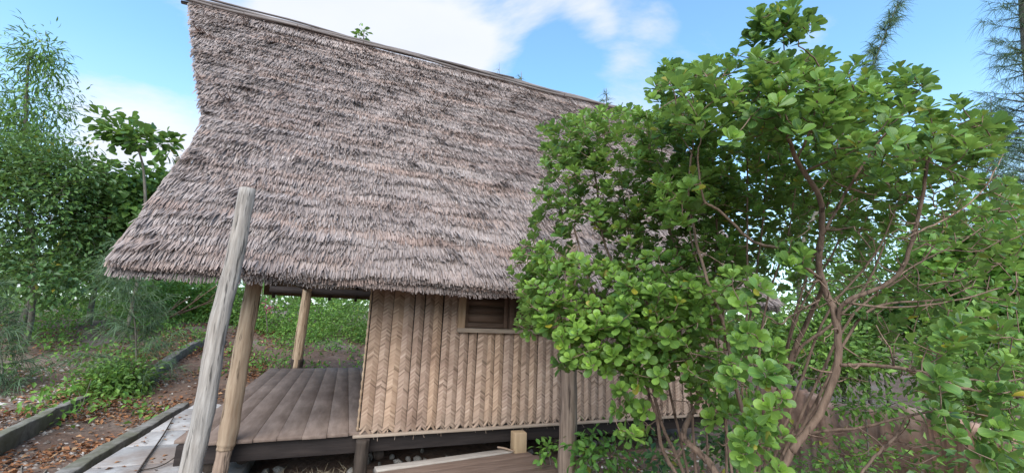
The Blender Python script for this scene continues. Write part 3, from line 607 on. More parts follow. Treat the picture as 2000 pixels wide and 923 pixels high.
# ------------------------------------------------------------------ the big bush in front of the hut
def build_bush():
    r = np.random.default_rng(21); root = tag(empty('broadleaf_bush', (2.6, 3.0, 0)), 'large many-stemmed green bush with rounded leaves in front of the hut', 'bush'); org = np.array([2.6, 3.0, 0])
    def limb(px, D, rad, foot=False, sides=9, nm='branch'):
        D = np.broadcast_to(np.asarray(D, float), (len(px),)) if np.ndim(D) == 0 else np.interp(np.linspace(0, 1, len(px)), np.linspace(0, 1, len(D)), D)
        P = [at(x, y, d) for (x, y), d in zip(px, D)]; rad = list(.42*np.interp(np.linspace(0, 1, len(P)), np.linspace(0, 1, len(rad)), rad))
        if foot:
            g = P[0].copy(); dr = norm(P[0]-P[1]); k = (P[0][2]+.1)/max(.3, -dr[2]); g = P[0]+dr*k*.9; g[2] = -.1; P = [g]+P; rad = [rad[0]*1.15]+rad
        Q, q = smoothpath(P, rad, 6); Q = Q+r.normal(0, .002, Q.shape); V, F4, UV = tube(Q-org, q, sides, True, .07); mesh(nm, V, F4, M['bark'], root, True, UV); return Q, q
    S = []
    L = lambda *a, **k: S.append(limb(*a, **k))
    L([(1525, 923), (1550, 876), (1600, 806), (1636, 711), (1633, 625), (1616, 575), (1600, 520), (1605, 440), (1600, 385), (1556, 312), (1540, 270), (1515, 215)], [2.5, 2.5, 2.6, 2.4, 2.3], [.052, .05, .046, .04, .03, .02], True, 10, 'trunk')
    L([(1634, 640), (1651, 590), (1721, 560), (1761, 525), (1785, 457), (1800, 390), (1812, 320), (1830, 270)], [2.55, 2.4, 2.3], [.034, .026, .016])
    L([(1470, 923), (1510, 800), (1545, 700), (1590, 600), (1608, 555)], [3.0, 2.9, 2.62], [.042, .04, .03], True, 9, 'trunk')
    L([(1545, 720), (1565, 676), (1620, 636), (1690, 560), (1730, 470)], [2.92, 2.8, 3.0], [.026, .022, .014])
    L([(1638, 713), (1700, 712), (1771, 721), (1877, 756), (1960, 770), (2040, 778)], [2.5, 2.2, 2.0], [.026, .022, .014])
    L([(1771, 721), (1860, 735), (1940, 745), (2020, 735)], [2.2, 2.1], [.016, .009])
    L([(1540, 850), (1600, 842), (1681, 834), (1771, 812), (1850, 800), (1930, 812)], [2.75, 2.5, 2.3], [.024, .018, .01])
    L([(1660, 960), (1700, 900), (1750, 850), (1771, 815)], [2.3, 2.35, 2.3], [.02, .016], False)
    L([(1319, 923), (1309, 908), (1290, 864), (1283, 816), (1268, 772), (1249, 724), (1197, 650), (1173, 607), (1145, 531), (1120, 440)], [3.1, 3.15, 3.1, 3.3], [.034, .03, .026, .016], True, 9, 'trunk')
    L([(1335, 923), (1321, 888), (1304, 855), (1288, 811), (1262, 700), (1225, 590), (1209, 549), (1174, 449), (1165, 360), (1150, 290)], [3.2, 3.3, 3.5], [.032, .028, .018], True, 9, 'trunk')
    L([(1400, 930), (1382, 900), (1358, 876), (1335, 850), (1346, 816), (1370, 760), (1360, 640), (1330, 520), (1300, 420), (1270, 300), (1262, 220)], [2.9, 3.1, 3.3, 3.5], [.062, .055, .036, .028, .018], True, 10, 'trunk')
    L([(1383, 923), (1381, 857), (1379, 792), (1385, 700), (1395, 560), (1400, 440), (1410, 330)], [3.0, 3.2, 3.4], [.02, .018, .012], True, 7, 'trunk')
    L([(1475, 930), (1454, 835), (1449, 797), (1437, 748), (1420, 660), (1399, 594), (1379, 539), (1359, 464), (1345, 380), (1350, 300)], [2.6, 2.7, 2.8], [.034, .03, .024, .014], True, 9, 'trunk')
    L([(1437, 748), (1428, 717), (1394, 700), (1350, 690)], [2.7, 2.5], [.018, .01])
    L([(1605, 545), (1525, 487), (1470, 471), (1409, 414), (1374, 389), (1365, 330), (1362, 290)], [2.55, 2.4, 2.3], [.024, .018, .01])
    L([(1600, 585), (1543, 617), (1525, 632), (1486, 609), (1462, 590)], [2.58, 2.3], [.013, .006])
    L([(1606, 460), (1650, 380), (1700, 300), (1760, 220), (1775, 175)], [2.5, 2.4], [.022, .01])
    L([(1556, 312), (1590, 230), (1600, 130), (1560, 90)], [2.4, 2.2], [.016, .007]); L([(1540, 270), (1535, 170), (1530, 60)], [2.35, 2.25], [.014, .006])
    L([(1515, 215), (1450, 180), (1380, 150), (1320, 150)], [2.3, 2.6], [.016, .007]); L([(1650, 590), (1740, 600), (1850, 590), (1960, 560)], [2.45, 2.2], [.017, .008])
    L([(1785, 457), (1860, 420), (1920, 370), (1960, 300)], [2.35, 2.6], [.014, .006]); L([(1721, 560), (1800, 510), (1880, 470), (1950, 420)], [2.5, 2.9], [.014, .006])
    L([(1173, 607), (1110, 600), (1050, 590), (1020, 570)], [3.1, 2.9], [.014, .006]); L([(1249, 724), (1200, 690), (1140, 660), (1090, 640)], [3.1, 2.8], [.014, .006])
    L([(1145, 531), (1080, 490), (1030, 480)], [3.2, 3.1], [.012, .006]); L([(1174, 449), (1120, 400), (1070, 330)], [3.4, 3.5], [.013, .006])
    for (bx_, tx, ty, d0, d1) in ((1345, 1210, 330, 3.2, 3.6), (1360, 1290, 260, 3.2, 3.6), (1420, 1390, 240, 3.1, 3.4), (1440, 1460, 220, 3.0, 3.0), (1450, 1500, 300, 3.1, 3.3), (1465, 1560, 330, 3.2, 3.4), (1480, 1680, 330, 3.0, 3.2), (1500, 1760, 380, 2.9, 2.9), (1510, 1850, 440, 2.8, 2.8), (1490, 1640, 250, 3.1, 3.2), (1430, 1330, 330, 2.9, 3.1), (1520, 1900, 560, 2.7, 2.7)):
        mx_ = bx_+(tx-bx_)*.45+r.normal(0, 10); L([(bx_, 930), ((bx_+mx_)/2, 760), (mx_, 610), (tx-(tx-mx_)*.35, (610+ty)/2), (tx, ty)], [d0, d1], [.026, .02, .01], True, 7)
    SK = np.concatenate([s[0] for s in S]); SR = np.concatenate([s[1] for s in S])
    # shoots: centre px, radii px, depth range, count, leaf length, youth
    Z = [(1330, 330, 90, 110, 2.8, 4.2, 110, .098, .4), (1400, 450, 90, 110, 3.0, 4.4, 70, .098, .3), (1370, 640, 90, 90, 2.5, 3.2, 45, .095, .75), (1300, 560, 90, 70, 2.5, 3.0, 30, .095, .8), (1220, 690, 70, 50, 2.6, 3.0, 24, .095, .75), (1500, 260, 130, 70, 2.6, 4.0, 60, .098, .3), (1760, 330, 150, 70, 2.6, 4.0, 60, .098, .3), (1620, 250, 120, 70, 2.6, 4.0, 45, .098, .3), (1450, 330, 110, 85, 2.8, 4.4, 120, .10, .3), (1660, 380, 130, 90, 2.6, 4.4, 70, .10, .3), (1560, 330, 90, 80, 3.0, 4.4, 60, .10, .25), (1930, 420, 90, 90, 2.4, 3.6, 40, .10, .3), (1225, 330, 165, 125, 3.0, 4.1, 330, .098, .5), (1120, 275, 70, 60, 3.2, 3.9, 50, .098, .45), (1075, 440, 45, 110, 3.1, 3.6, 48, .095, .45), (1130, 580, 115, 85, 2.75, 3.4, 150, .098, .72),
         (1040, 530, 42, 60, 2.9, 3.3, 34, .095, .75), (1035, 630, 35, 26, 2.9, 3.2, 12, .095, .8), (1150, 665, 60, 50, 2.6, 3.0, 34, .10, .8), (1340, 470, 120, 170, 2.9, 4.0, 170, .10, .4), (1320, 390, 60, 60, 2.3, 2.7, 26, .10, .85),
         (1290, 610, 100, 75, 2.5, 3.1, 80, .10, .68), (1300, 700, 100, 60, 2.5, 3.2, 55, .10, .55), (1235, 800, 36, 60, 2.6, 2.9, 13, .10, .7), (1130, 700, 45, 20, 2.7, 2.9, 7, .10, .6), (1395, 770, 70, 60, 2.5, 3.0, 20, .10, .4),
         (1475, 740, 60, 100, 1.9, 2.4, 24, .10, .55), (1490, 880, 55, 60, 1.9, 2.3, 12, .10, .5), (1450, 565, 55, 40, 2.0, 2.4, 10, .10, .6), (1545, 500, 45, 30, 2.2, 2.4, 7, .10, .5),
         (1460, 190, 190, 85, 1.9, 3.1, 170, .098, .36), (1340, 200, 75, 75, 2.6, 3.3, 60, .098, .28), (1300, 140, 25, 25, 2.6, 2.8, 6, .098, .15), (1600, 180, 120, 80, 1.9, 3.0, 75, .098, .34), (1530, 45, 65, 38, 2.15, 2.4, 22, .098, .02), (1490, 60, 30, 30, 2.15, 2.4, 8, .098, .02),
         (1720, 260, 130, 85, 1.9, 3.2, 80, .098, .34), (1850, 290, 100, 70, 2.0, 3.2, 55, .098, .2), (1770, 160, 42, 30, 2.2, 2.5, 12, .098, .02), (1870, 205, 16, 12, 2.2, 2.3, 2, .098, .05), (1945, 250, 40, 40, 2.2, 2.8, 10, .098, .2),
         (1720, 400, 170, 90, 2.8, 4.2, 70, .098, .2), (1480, 400, 110, 110, 3.2, 4.6, 110, .10, .15), (1600, 480, 120, 120, 3.6, 4.8, 70, .10, .1), (1880, 560, 120, 120, 2.1, 3.6, 42, .10, .4), (1760, 620, 90, 60, 2.6, 3.8, 24, .10, .3),
         (1880, 690, 110, 70, 1.9, 3.0, 30, .105, .25), (1900, 800, 110, 60, 1.9, 2.8, 30, .105, .15), (1960, 880, 60, 50, 1.9, 2.4, 10, .105, .1), (1400, 530, 90, 140, 3.6, 4.6, 70, .10, .15), (1270, 480, 110, 120, 3.5, 4.4, 110, .10, .2)]
    T = []; SZ = []; YG = []
    for (cx, cy, rx, ry, d0, d1, n, ls, yg) in Z:
        n = int(n*1.4); q = np.sqrt(r.random(n)); a = r.uniform(0, 2*math.pi, n); D = r.uniform(d0, d1, n)
        for k in range(n): T.append(at(cx+rx*q[k]*math.cos(a[k]), cy+ry*q[k]*math.sin(a[k]), D[k]))
        SZ += list(r.uniform(.65, 1.2, n)*ls); YG += list(np.clip(yg+.06+r.normal(0, .26, n), 0, 1))
    T = np.array(T); nl = len(T); BT = []
    for (cx, cy, rx, ry, d0, d1, n) in ((1780, 470, 210, 130, 2.2, 3.8, 260), (1700, 640, 150, 110, 2.2, 3.4, 110), (1880, 720, 120, 120, 2.0, 3.0, 50), (1430, 620, 80, 140, 2.4, 3.2, 30), (1330, 800, 90, 80, 2.7, 3.2, 22), (1700, 850, 140, 50, 2.2, 3.0, 24)):
        BT += [at(cx+rx*r.uniform(-1, 1), cy+ry*r.uniform(-1, 1), r.uniform(d0, d1)) for _ in range(n)]
    tw, dirs = grow(SK, SR, np.vstack([T, BT]), r)
    o = twig_mesh([(P-org, q) for P, q in tw], 'twigs', M['bark'], root, 4); tag(o, kind='stuff')
    lv = Leaves(); mid = np.array([2.9, 3.0, 2.2])
    for k in range(nl):
        ax = norm(dirs[k]*.55+np.array([0, 0, .75])+norm(T[k]-mid)*.45+r.normal(0, .2, 3)); lv.add(*rosette(T[k], ax, int(r.integers(7, 12)), SZ[k]*.75, YG[k], r))
    P, D, Nn, sz, tint = lv.cat()
    dep = (P-EYE)@F; sx = 1000+FPX*((P-EYE)@R)/dep; sy = 461.5-FPX*((P-EYE)@U)/dep
    inn = (sx > 20) & (sx < 1980) & (sy > 20) & (sy < 900); score = np.where(inn, sz/dep, 0)
    near = np.argsort(-score)[:300]; rest = np.setdiff1d(np.arange(len(P)), near)
    V, Q, UV, C = leaf_arrays('obovate', P[rest]-org, D[rest], Nn[rest], sz[rest], tint[rest]); o = mesh('crown', V, Q, M['bush'], root, True, UV, C); tag(o, kind='stuff')
    VV, QQ, UU = LT['obovate']; var = []
    for g in range(12):
        c = np.zeros((len(VV), 3)); c[:, 0] = r.random(); c[:, 1] = (g % 6)/5.0; oo = mesh('leaf', VV, QQ, M['bush'], None, True, UU, c); var.append(oo.data); bpy.data.objects.remove(oo)
    for k in near:
        d = norm(D[k]); y = norm(np.cross(Nn[k], d)); z = np.cross(d, y); s = sz[k]; g = int(round(tint[k][1]*5))+6*int(r.integers(0, 2)); o = link('leaf', var[g], root); p = P[k]-org
        o.matrix_local = Matrix(((d[0]*s, y[0]*s, z[0]*s, p[0]), (d[1]*s, y[1]*s, z[1]*s, p[1]), (d[2]*s, y[2]*s, z[2]*s, p[2]), (0, 0, 0, 1)))
    for (px, py, D_) in ((1184, 531, 3.0), (1228, 515, 3.2)):
        q = [at(px, py, D_)-org+np.array([0, 0, .02-.02*i]) for i in range(5)]; V, Q, UV = tube(q, [.006, .019, .024, .019, .006], 8); mesh('fruit', V, Q, M['fruit'], root, True, UV)
    return len(P)
print('bush leaves', build_bush())

# ------------------------------------------------------------------ trees and shrubs around
def foliage_plant(name, label, cat, trunk_pts, trunk_rad, blobs, clumps, per, lsize, shape, lmat, seed, group=None, droop=.3, spread=.22, young=.3, bark='bark_grey', up=.5, extra=None):
    """trunk through points; crown of leaf clumps filling ellipsoid blobs (centre, radii, weight)"""
    r = np.random.default_rng(seed); base = np.array(trunk_pts[0], float); root = tag(empty(name, base), label, cat, group)
    P, q = smoothpath(trunk_pts, trunk_rad, 5); V, Q, UV = tube(P-base, q, 8, True, .06); mesh('trunk', V, Q, M[bark], root, True, UV)
    w = np.array([b[2] for b in blobs], float); w /= w.sum(); T = []; cen = []
    for i in range(clumps):
        c, rad, _ = blobs[r.choice(len(blobs), p=w)]; d = norm(r.normal(0, 1, 3)); T.append(np.array(c)+d*np.array(rad)*r.random()**.42); cen.append(c)
    T = np.array(T); tw, dirs = grow(P[len(P)//3:], q[len(P)//3:], T, r, .3, .004, .03); o = twig_mesh([(a-base, b) for a, b in tw], 'twigs', M[bark], root, 4); tag(o, kind='stuff')
    k = clumps*per; idx = np.repeat(np.arange(clumps), per); off = r.normal(0, 1, (k, 3))*spread; PP = T[idx]+off; out = norm(T[idx]-np.array(cen)[idx])
    D = norm(off/spread*.6+out*.5+r.normal(0, .5, (k, 3))+np.array([0, 0, -droop])); Nn = norm(np.array([0, 0, up+.4])+r.normal(0, .45, (k, 3))+out*.3)
    tt = np.zeros((k, 3)); ct = r.normal(0, .18, clumps); tt[:, 0] = np.clip(r.normal(.5, .22, k)+ct[idx], 0, 1); tt[:, 1] = np.clip(r.normal(young*.5, .2, k)+np.where(r.random(clumps) < young*.4, .4, 0)[idx], 0, 1); tt[:, 2] = np.where(r.random(k) < .01, .8, 0)
    V, Q, UV, C = leaf_arrays(shape, PP-base, D, Nn, lsize*r.uniform(.7, 1.2, k), tt); o = mesh('crown', V, Q, M[lmat], root, True, UV, C); tag(o, kind='stuff'); return root
def gnd(p): return np.array([p[0], p[1], float(terrain(p[0], p[1]))-.05])
def blob(x, y, D, rx, ry, rd, w=1.0): s = D/FPX; return (at(x, y, D), (rx*s, rd, ry*s), w)
def trunk_to(px, D): P = [at(x, y, D) for x, y in px]; return [gnd(P[0])]+P
FP = foliage_plant
# left side, back to front
FP('slender_tree', 'tall slender tree with narrow leaves against the sky', 'tree', trunk_to([(62, 560), (55, 420), (50, 300), (52, 180), (58, 100)], 11), [.09, .08, .07, .055, .035, .02],
   [blob(45, 210, 11, 75, 110, .8, 3), blob(-40, 260, 11, 80, 110, .9, 2), blob(75, 110, 11, 35, 40, .4, .6), blob(90, 280, 11, 60, 40, .6, .8)], 230, 24, .17, 'narrow', 'mid_leaf', 31, droop=.6, spread=.20, young=.5)
FP('dense_tree', 'dense dark green round-leaved tree beside the gravel', 'tree', trunk_to([(20, 745), (40, 690), (58, 640), (68, 540), (60, 420)], 9.5), [.07, .07, .06, .055, .05, .03],
   [blob(60, 430, 9.5, 130, 130, 1.3, 4), blob(-60, 400, 9.5, 120, 160, 1.3, 2), blob(110, 340, 9.8, 90, 50, .8, 1.6), blob(40, 330, 9.8, 90, 60, .8, 1.5), blob(90, 540, 9.0, 90, 50, .8, 1.0)], 640, 23, .122, 'ovals', 'dark_leaf', 32, droop=.2, spread=.2, young=.35)
FP('broadleaf_tree', 'broad-leaved green tree between the dense tree and the roof', 'tree', trunk_to([(165, 705), (172, 640), (182, 580), (200, 500), (220, 430)], 11.5), [.09, .085, .08, .06, .05, .03],
   [blob(250, 400, 11.5, 75, 70, 1.0, 3), blob(300, 380, 12, 60, 40, .8, 1.2), blob(200, 470, 11.5, 80, 70, 1.0, 2), blob(330, 420, 12.5, 50, 70, .8, 1)], 260, 20, .21, 'heart', 'mid_leaf', 33, droop=.9, spread=.24, young=.45, up=.2)
FP('tiered_sapling', 'slim sapling whose flat leafy top stands against the sky', 'tree', trunk_to([(282, 480), (284, 400), (280, 330), (272, 298), (268, 285)], 10.5), [.04, .04, .035, .028, .02, .014],
   [blob(285, 275, 10.5, 42, 16, .3, 2), blob(240, 255, 10.5, 40, 16, .3, 2), blob(190, 228, 10.5, 24, 12, .2, 1), blob(325, 285, 10.5, 14, 10, .2, .5)], 34, 11, .24, 'obovate', 'mid_leaf', 34, droop=.0, spread=.10, young=.4, up=1.2)
# undergrowth behind the porch
US = [(300, 560, 14, 70, 70, 'bright_leaf', 'oval', .13), (395, 585, 15, 80, 55, 'bright_leaf', 'heart', .16), (470, 600, 14.5, 60, 60, 'mid_leaf', 'oval', .12), (545, 620, 14, 55, 60, 'bright_leaf', 'oval', .11), (625, 610, 15, 60, 55, 'bright_leaf', 'ovals', .11), (690, 640, 13.8, 55, 60, 'mid_leaf', 'oval', .10), (740, 600, 16, 60, 70, 'mid_leaf', 'oval', .12),
      (230, 590, 15, 70, 80, 'mid_leaf', 'oval', .13), (600, 660, 13.2, 70, 30, 'bright_leaf', 'ovals', .09), (140, 620, 13, 70, 60, 'bright_leaf', 'ovals', .11), (350, 640, 15.5, 60, 30, 'bright_leaf', 'oval', .11)]
UL = ['bright green shrub behind the porch roof corner', 'bright broad-leaved shrub seen below the eave by the grey post', 'green shrub seen between the two front posts', 'leafy shrub just left of the far porch post', 'bright small-leaved shrub just right of the far porch post', 'green shrub close to the woven wall corner behind the porch', 'shrub hidden mostly behind the woven wall',
      'green shrub under the broad-leaved tree', 'low bright ground shrub at the back edge of the porch', 'bright small-leaved shrub below the dense tree', 'low green shrub where the curving kerb ends']
for i, (x, y, D, rx, ry, m_, sh_, ls) in enumerate(US):
    sh_ = 'ovals' if sh_ == 'oval' else sh_; FP('green_shrub', UL[i], 'shrub', trunk_to([(x+4, y+40), (x-3, y+10), (x, y-10)], D), [.035, .03, .025, .015], [blob(x, y, D, rx, ry, .9, 2), blob(x+rx*.4, y+ry*.5, D-.4, rx*.6, ry*.5, .6, 1)], 110, 22, ls, sh_, m_, 50+i, 'shrubs behind the porch', droop=.3, spread=.22, young=.6)
FP('pink_flowering_shrub', 'small shrub with pink blossoms behind the front porch post', 'shrub', trunk_to([(522, 640), (520, 615), (522, 600)], 13), [.02, .018, .015, .01], [blob(522, 598, 13, 12, 8, .2, 1)], 6, 7, .07, 'oval', 'pink', 71, spread=.08)
FP('leafy_mound', 'low lush green plant beside the gravel by the path', 'plant', trunk_to([(235, 780), (235, 760), (238, 745)], 7.7), [.02, .018, .014, .01], [blob(235, 740, 7.7, 50, 34, .45, 2), blob(218, 775, 7.5, 50, 26, .4, 1.4)], 120, 26, .085, 'oval', 'mid_leaf', 72, spread=.13, young=.4)
FP('green_herb', 'small green herb patch between the two thin trunks', 'plant', trunk_to([(120, 720), (120, 705), (120, 695)], 11), [.015, .012, .01, .008], [blob(115, 690, 11, 60, 25, .6, 2), blob(90, 660, 11.5, 40, 25, .6, 1)], 70, 18, .09, 'oval', 'bright_leaf', 73, spread=.15, young=.5)
FP('green_weed', 'low weed growing beside the brown timber post', 'plant', trunk_to([(1165, 940), (1165, 900), (1168, 880)], 4.2), [.008, .007, .006, .004], [blob(1170, 890, 4.2, 50, 38, .3, 1)], 34, 9, .085, 'oval', 'bright_leaf', 74, spread=.08, young=.35)
FP('green_weed', 'small weed between the plank step and the brown post', 'plant', trunk_to([(1075, 910), (1073, 890), (1072, 880)], 4.7), [.006, .005, .005, .004], [blob(1072, 882, 4.7, 14, 14, .1, 1)], 7, 8, .085, 'oval', 'bright_leaf', 75, spread=.05, young=.4)
FP('green_weed', 'dark leafy weeds around the foot of the bush stems', 'plant', trunk_to([(1420, 960), (1425, 920), (1425, 890)], 4.0), [.008, .007, .006, .004], [blob(1430, 890, 4.0, 50, 40, .3, 1), blob(1280, 905, 4.0, 40, 30, .3, .7)], 40, 9, .09, 'oval', 'dark_leaf', 76, spread=.09, young=.3)
FP('green_weed', 'pale green small-leaved weed in front of the clay wall', 'plant', trunk_to([(1700, 960), (1695, 860), (1690, 800)], 3.6), [.01, .009, .007, .004], [blob(1690, 790, 3.6, 55, 25, .25, 1.2), blob(1650, 890, 3.5, 70, 36, .3, 1.4)], 60, 9, .055, 'oval', 'bright_leaf', 77, spread=.07, young=.65)
# right side
RS = [(1640, 690, 7.5, 90, 35, 'mid_leaf', 'oval', .11, 'low shrub behind the clay wall between the bush trunks'), (1800, 930, 3.9, 40, 26, 'mid_leaf', 'oval', .08, 'low leafy shrub at the foot of the clay wall'), (1570, 915, 4.3, 45, 26, 'bright_leaf', 'oval', .075, 'low bright shrub beside the main trunk foot'), (1975, 930, 3.2, 40, 26, 'dark_leaf', 'oval', .09, 'dark low shrub in the bottom corner before the clay wall'), (1910, 500, 7, 110, 70, 'bright_leaf', 'heart', .15, 'bright broad-leaved shrub at the edge of the picture beyond the bush'), (2040, 560, 6, 110, 110, 'bright_leaf', 'heart', .14, 'bright green shrub partly cut off by the picture edge'), (1800, 570, 8, 110, 80, 'mid_leaf', 'oval', .13, 'green shrub seen through the bare limbs of the bush'),
      (1940, 690, 5.5, 130, 80, 'mid_leaf', 'oval', .11, 'shrub above the clay wall at the picture edge'), (1680, 600, 9, 110, 70, 'mid_leaf', 'oval', .13, 'green shrub behind the main trunk of the bush'), (1540, 640, 9, 90, 60, 'mid_leaf', 'oval', .12, 'shrub beside the end of the hut'), (1700, 480, 11, 150, 90, 'dark_leaf', 'oval', .13, 'dark tree behind the bush beyond the hut'), (1560, 420, 12, 90, 110, 'dark_leaf', 'oval', .13, 'dark leafy tree rising behind the end of the roof')]
for i, (x, y, D, rx, ry, m_, sh_, ls, lb) in enumerate(RS):
    sm = rx < 50; sh_ = 'ovals' if sh_ == 'oval' else sh_; FP('green_shrub', lb, 'shrub', trunk_to([(x+6, y+70), (x-4, y+30), (x, y-10)], D), [.04, .035, .03, .015] if not sm else [.008, .007, .006, .004], [blob(x, y, D, rx, ry, .8 if not sm else .2, 2), blob(x-rx*.4, y+ry*.6, D-.3 if not sm else D, rx*.6, ry*.5, .5 if not sm else .15, 1)], 120 if not sm else 30, 20 if not sm else 9, ls, sh_, m_, 90+i, 'shrubs beyond the bush', droop=.4, spread=.2, young=.6)

# casuarinas: wispy drooping needles
def casuarina(name, label, trunk_pts, trunk_rad, nbr, blen, needle, seed, group=None, dens=26, start=.25, width=.006, lift=.5):
    r = np.random.default_rng(seed); base = np.array(trunk_pts[0], float); root = tag(empty(name, base), label, 'tree', group); P, q = smoothpath(trunk_pts, trunk_rad, 8); V, Q, UV = tube(P-base, q, 7, True, .04); mesh('trunk', V, Q, M['bark_grey'], root, True, UV)
    tw = []; A = []; B = []
    for i in range(nbr):
        t = start+(1-start)*(i+r.random())/nbr; j = int(t*(len(P)-1)); p = P[j]; ph = r.uniform(0, 6.28); f = (1-t)**.7*.9+.18; L_ = blen*f*r.uniform(.6, 1.2)
        d = norm(np.array([math.cos(ph), math.sin(ph), lift+r.normal(0, .2)])); pts = [p, p+d*L_*.5, p+d*L_+np.array([0, 0, .08*L_])]; Pb, qb = smoothpath(pts, [max(.004, q[j]*.35), .004, .002], 5); tw.append((Pb-base, qb))
        n = int(dens*(.4+f)); k = r.uniform(.15, 1, n); x = np.array([np.interp(k, np.linspace(0, 1, len(Pb)), Pb[:, a]) for a in range(3)]).T; A.append(x); B.append(norm(d[None]*.7+r.normal(0, .6, (n, 3))+np.array([0, 0, .05])))
    o = twig_mesh(tw, 'branches', M['bark_grey'], root, 4); tag(o, kind='stuff')
    A = np.concatenate(A); B = np.concatenate(B); n = len(A); L_ = needle*r.uniform(.5, 1.3, n); side = norm(np.cross(B, r.normal(0, 1, (n, 3))))*width; V = np.zeros((n, 3, 2, 3))
    for k, t in enumerate((0, .5, 1)):
        c = A+B*(L_*t)[:, None]+np.array([0, 0, -.6])*(L_*t*t)[:, None]; wd = (1, .9, .25)[k]; V[:, k, 0] = c-side*wd; V[:, k, 1] = c+side*wd
    b = np.arange(n)[:, None]*6; Q = np.concatenate([np.stack([b+2*k, b+2*k+1, b+2*k+3, b+2*k+2], -1) for k in range(2)], 1).reshape(-1, 4); C = np.zeros((n, 6, 3)); C[:, :, 0] = r.random((n, 1))
    o = mesh('needles', V.reshape(-1, 3)-base, Q, M['needle'], root, False, None, C.reshape(-1, 3)); tag(o, kind='stuff')
casuarina('casuarina_sapling', 'wispy casuarina sapling in front of the porch roof corner', trunk_to([(262, 760), (266, 700), (262, 620), (245, 540), (235, 470)], 8.2), [.016, .015, .014, .012, .008, .004], 75, 1.0, .26, 101, 'casuarinas', 62, .22, .004, .25)
casuarina('casuarina_sapling', 'wispy casuarina at the picture edge beside the gravel', trunk_to([(8, 790), (5, 720), (-5, 640), (-10, 540)], 7.2), [.016, .015, .013, .010, .004], 60, .7, .26, 102, 'casuarinas', 56, .1, .004, .25)
casuarina('casuarina_tree', 'tall feathery casuarina cut off by the picture edge', trunk_to([(2040, 560), (2030, 400), (2015, 240), (2000, 80), (1985, -120)], 9.0), [.11, .1, .09, .07, .05, .03], 260, 1.45, .30, 103, 'casuarinas', 60, .2, .004)
casuarina('casuarina_tree', 'slim leaning casuarina tip rising above the bush', trunk_to([(1560, 520), (1610, 380), (1660, 240), (1712, 110), (1764, -20)], 11.0), [.07, .06, .05, .035, .02, .006], 90, .55, .30, 104, 'casuarinas', 40, .45, .006, .9)
casuarina('casuarina_tree', 'pale feathery young casuarina between the bush and the tall one', trunk_to([(1950, 560), (1945, 440), (1940, 320), (1935, 190)], 12.0), [.06, .05, .04, .025, .008], 120, 1.2, .32, 105, 'casuarinas', 44, .2, .006)
casuarina('casuarina_tree', 'casuarina tip showing just above the middle of the ridge', trunk_to([(1030, 560), (1026, 400), (1022, 260), (1018, 140)], 18.0), [.09, .08, .06, .04, .01], 70, .9, .3, 106, 'casuarinas', 16, .5, .007, .9)
casuarina('casuarina_tree', 'casuarina tip above the ridge where the bush hides it', trunk_to([(1190, 560), (1188, 400), (1186, 280), (1184, 172)], 18.0), [.09, .08, .06, .04, .01], 70, .9, .3, 107, 'casuarinas', 16, .5, .007, .9)
casuarina('casuarina_tree', 'thin bare casuarina shoot above the ridge', trunk_to([(985, 560), (980, 400), (977, 240), (975, 122)], 18.0), [.06, .05, .04, .02, .006], 20, .5, .3, 108, 'casuarinas', 8, .5, .008, .9)
# sapling sprouting from the ridge
p0 = np.array([ony(706, 92, 8.15)[0], 8.15, 7.12]); FP('ridge_sapling', 'tiny leafy sapling sprouting from the thatched ridge', 'plant', [p0, p0+(.02, 0, .18), p0+(0, 0, .36)], [.012, .01, .006], [(p0+(0, 0, .3), (.10, .10, .18), 1)], 12, 3, .12, 'oval', 'mid_leaf', 120, spread=.03, young=.6)

# far woods closing the horizon
def far_woods():
    r = np.random.default_rng(140); lv = Leaves()
    for i in range(300):
        az = r.uniform(-1.75, 1.9)+YAW; dist = r.uniform(20, 42); c = np.array([math.sin(az)*dist, math.cos(az)*dist, 0]); c[2] = 1.1+r.uniform(.2, 1.0)*dist*.075
        k = 46; P = c+r.normal(0, 1, (k, 3))*np.array([1.3, 1.3, .8]); T = np.zeros((k, 3)); T[:, 0] = np.clip(r.normal(.5, .2, k)+r.normal(0, .2), 0, 1); T[:, 1] = np.clip(r.normal(.15, .15, k), 0, 1)
        lv.add(P, norm(r.normal(0, 1, (k, 3))), norm(r.normal(0, .5, (k, 3))+np.array([0, 0, 1])), r.uniform(.35, .7, k), T)
    P, D, Nn, sz, T = lv.cat(); V, Q, UV, C = leaf_arrays('ovals', P, D, Nn, sz, T); o = mesh('far_woods', V, Q, M['mid_leaf'], None, True, UV, C); tag(o, 'far belt of trees closing the view behind the garden', 'woods', None, 'stuff')
far_woods()

# ------------------------------------------------------------------ low clay wall beyond the bush
def clay_wall():
    a, b, c = at(1490, 690, 6.2), at(1830, 815, 4.3), at(2150, 905, 3.1); root = tag(empty('clay_wall', gnd(a)), 'low brown clay-plastered wall behind the bush limbs', 'wall'); base = gnd(a)
    for (p, q, m_) in ((a, b, 'clay'), (b, c, 'orange_clay')):
        n = 46; V = []; d = norm(np.array([q[0]-p[0], q[1]-p[1], 0])); nn = np.array([d[1], -d[0], 0])
        zt = lambda t: 1.02+.04*math.sin(t*9)+.03*math.sin(t*23)
        for i in range(n):
            t = i/(n-1); w = p*(1-t)+q*t
            for s, z in ((-.11, -.1), (-.11, zt(t)-.03), (-.06, zt(t)), (.08, zt(t)+.01), (.12, zt(t)-.04), (.12, -.1)): V.append(np.array([w[0], w[1], 0])+nn*(s+rng.normal(0, .012))+np.array([0, 0, z+(rng.normal(0, .018) if z > 0 else 0)])-base)
        Q = []
        for i in range(n-1):
            for k in range(5): Q.append((i*6+k, i*6+6+k, i*6+7+k, i*6+1+k))
        Q += [(0, 1, 2, 3), (0, 3, 4, 5)]; mesh('wall_section', V, Q, M[m_], root, False)
clay_wall()

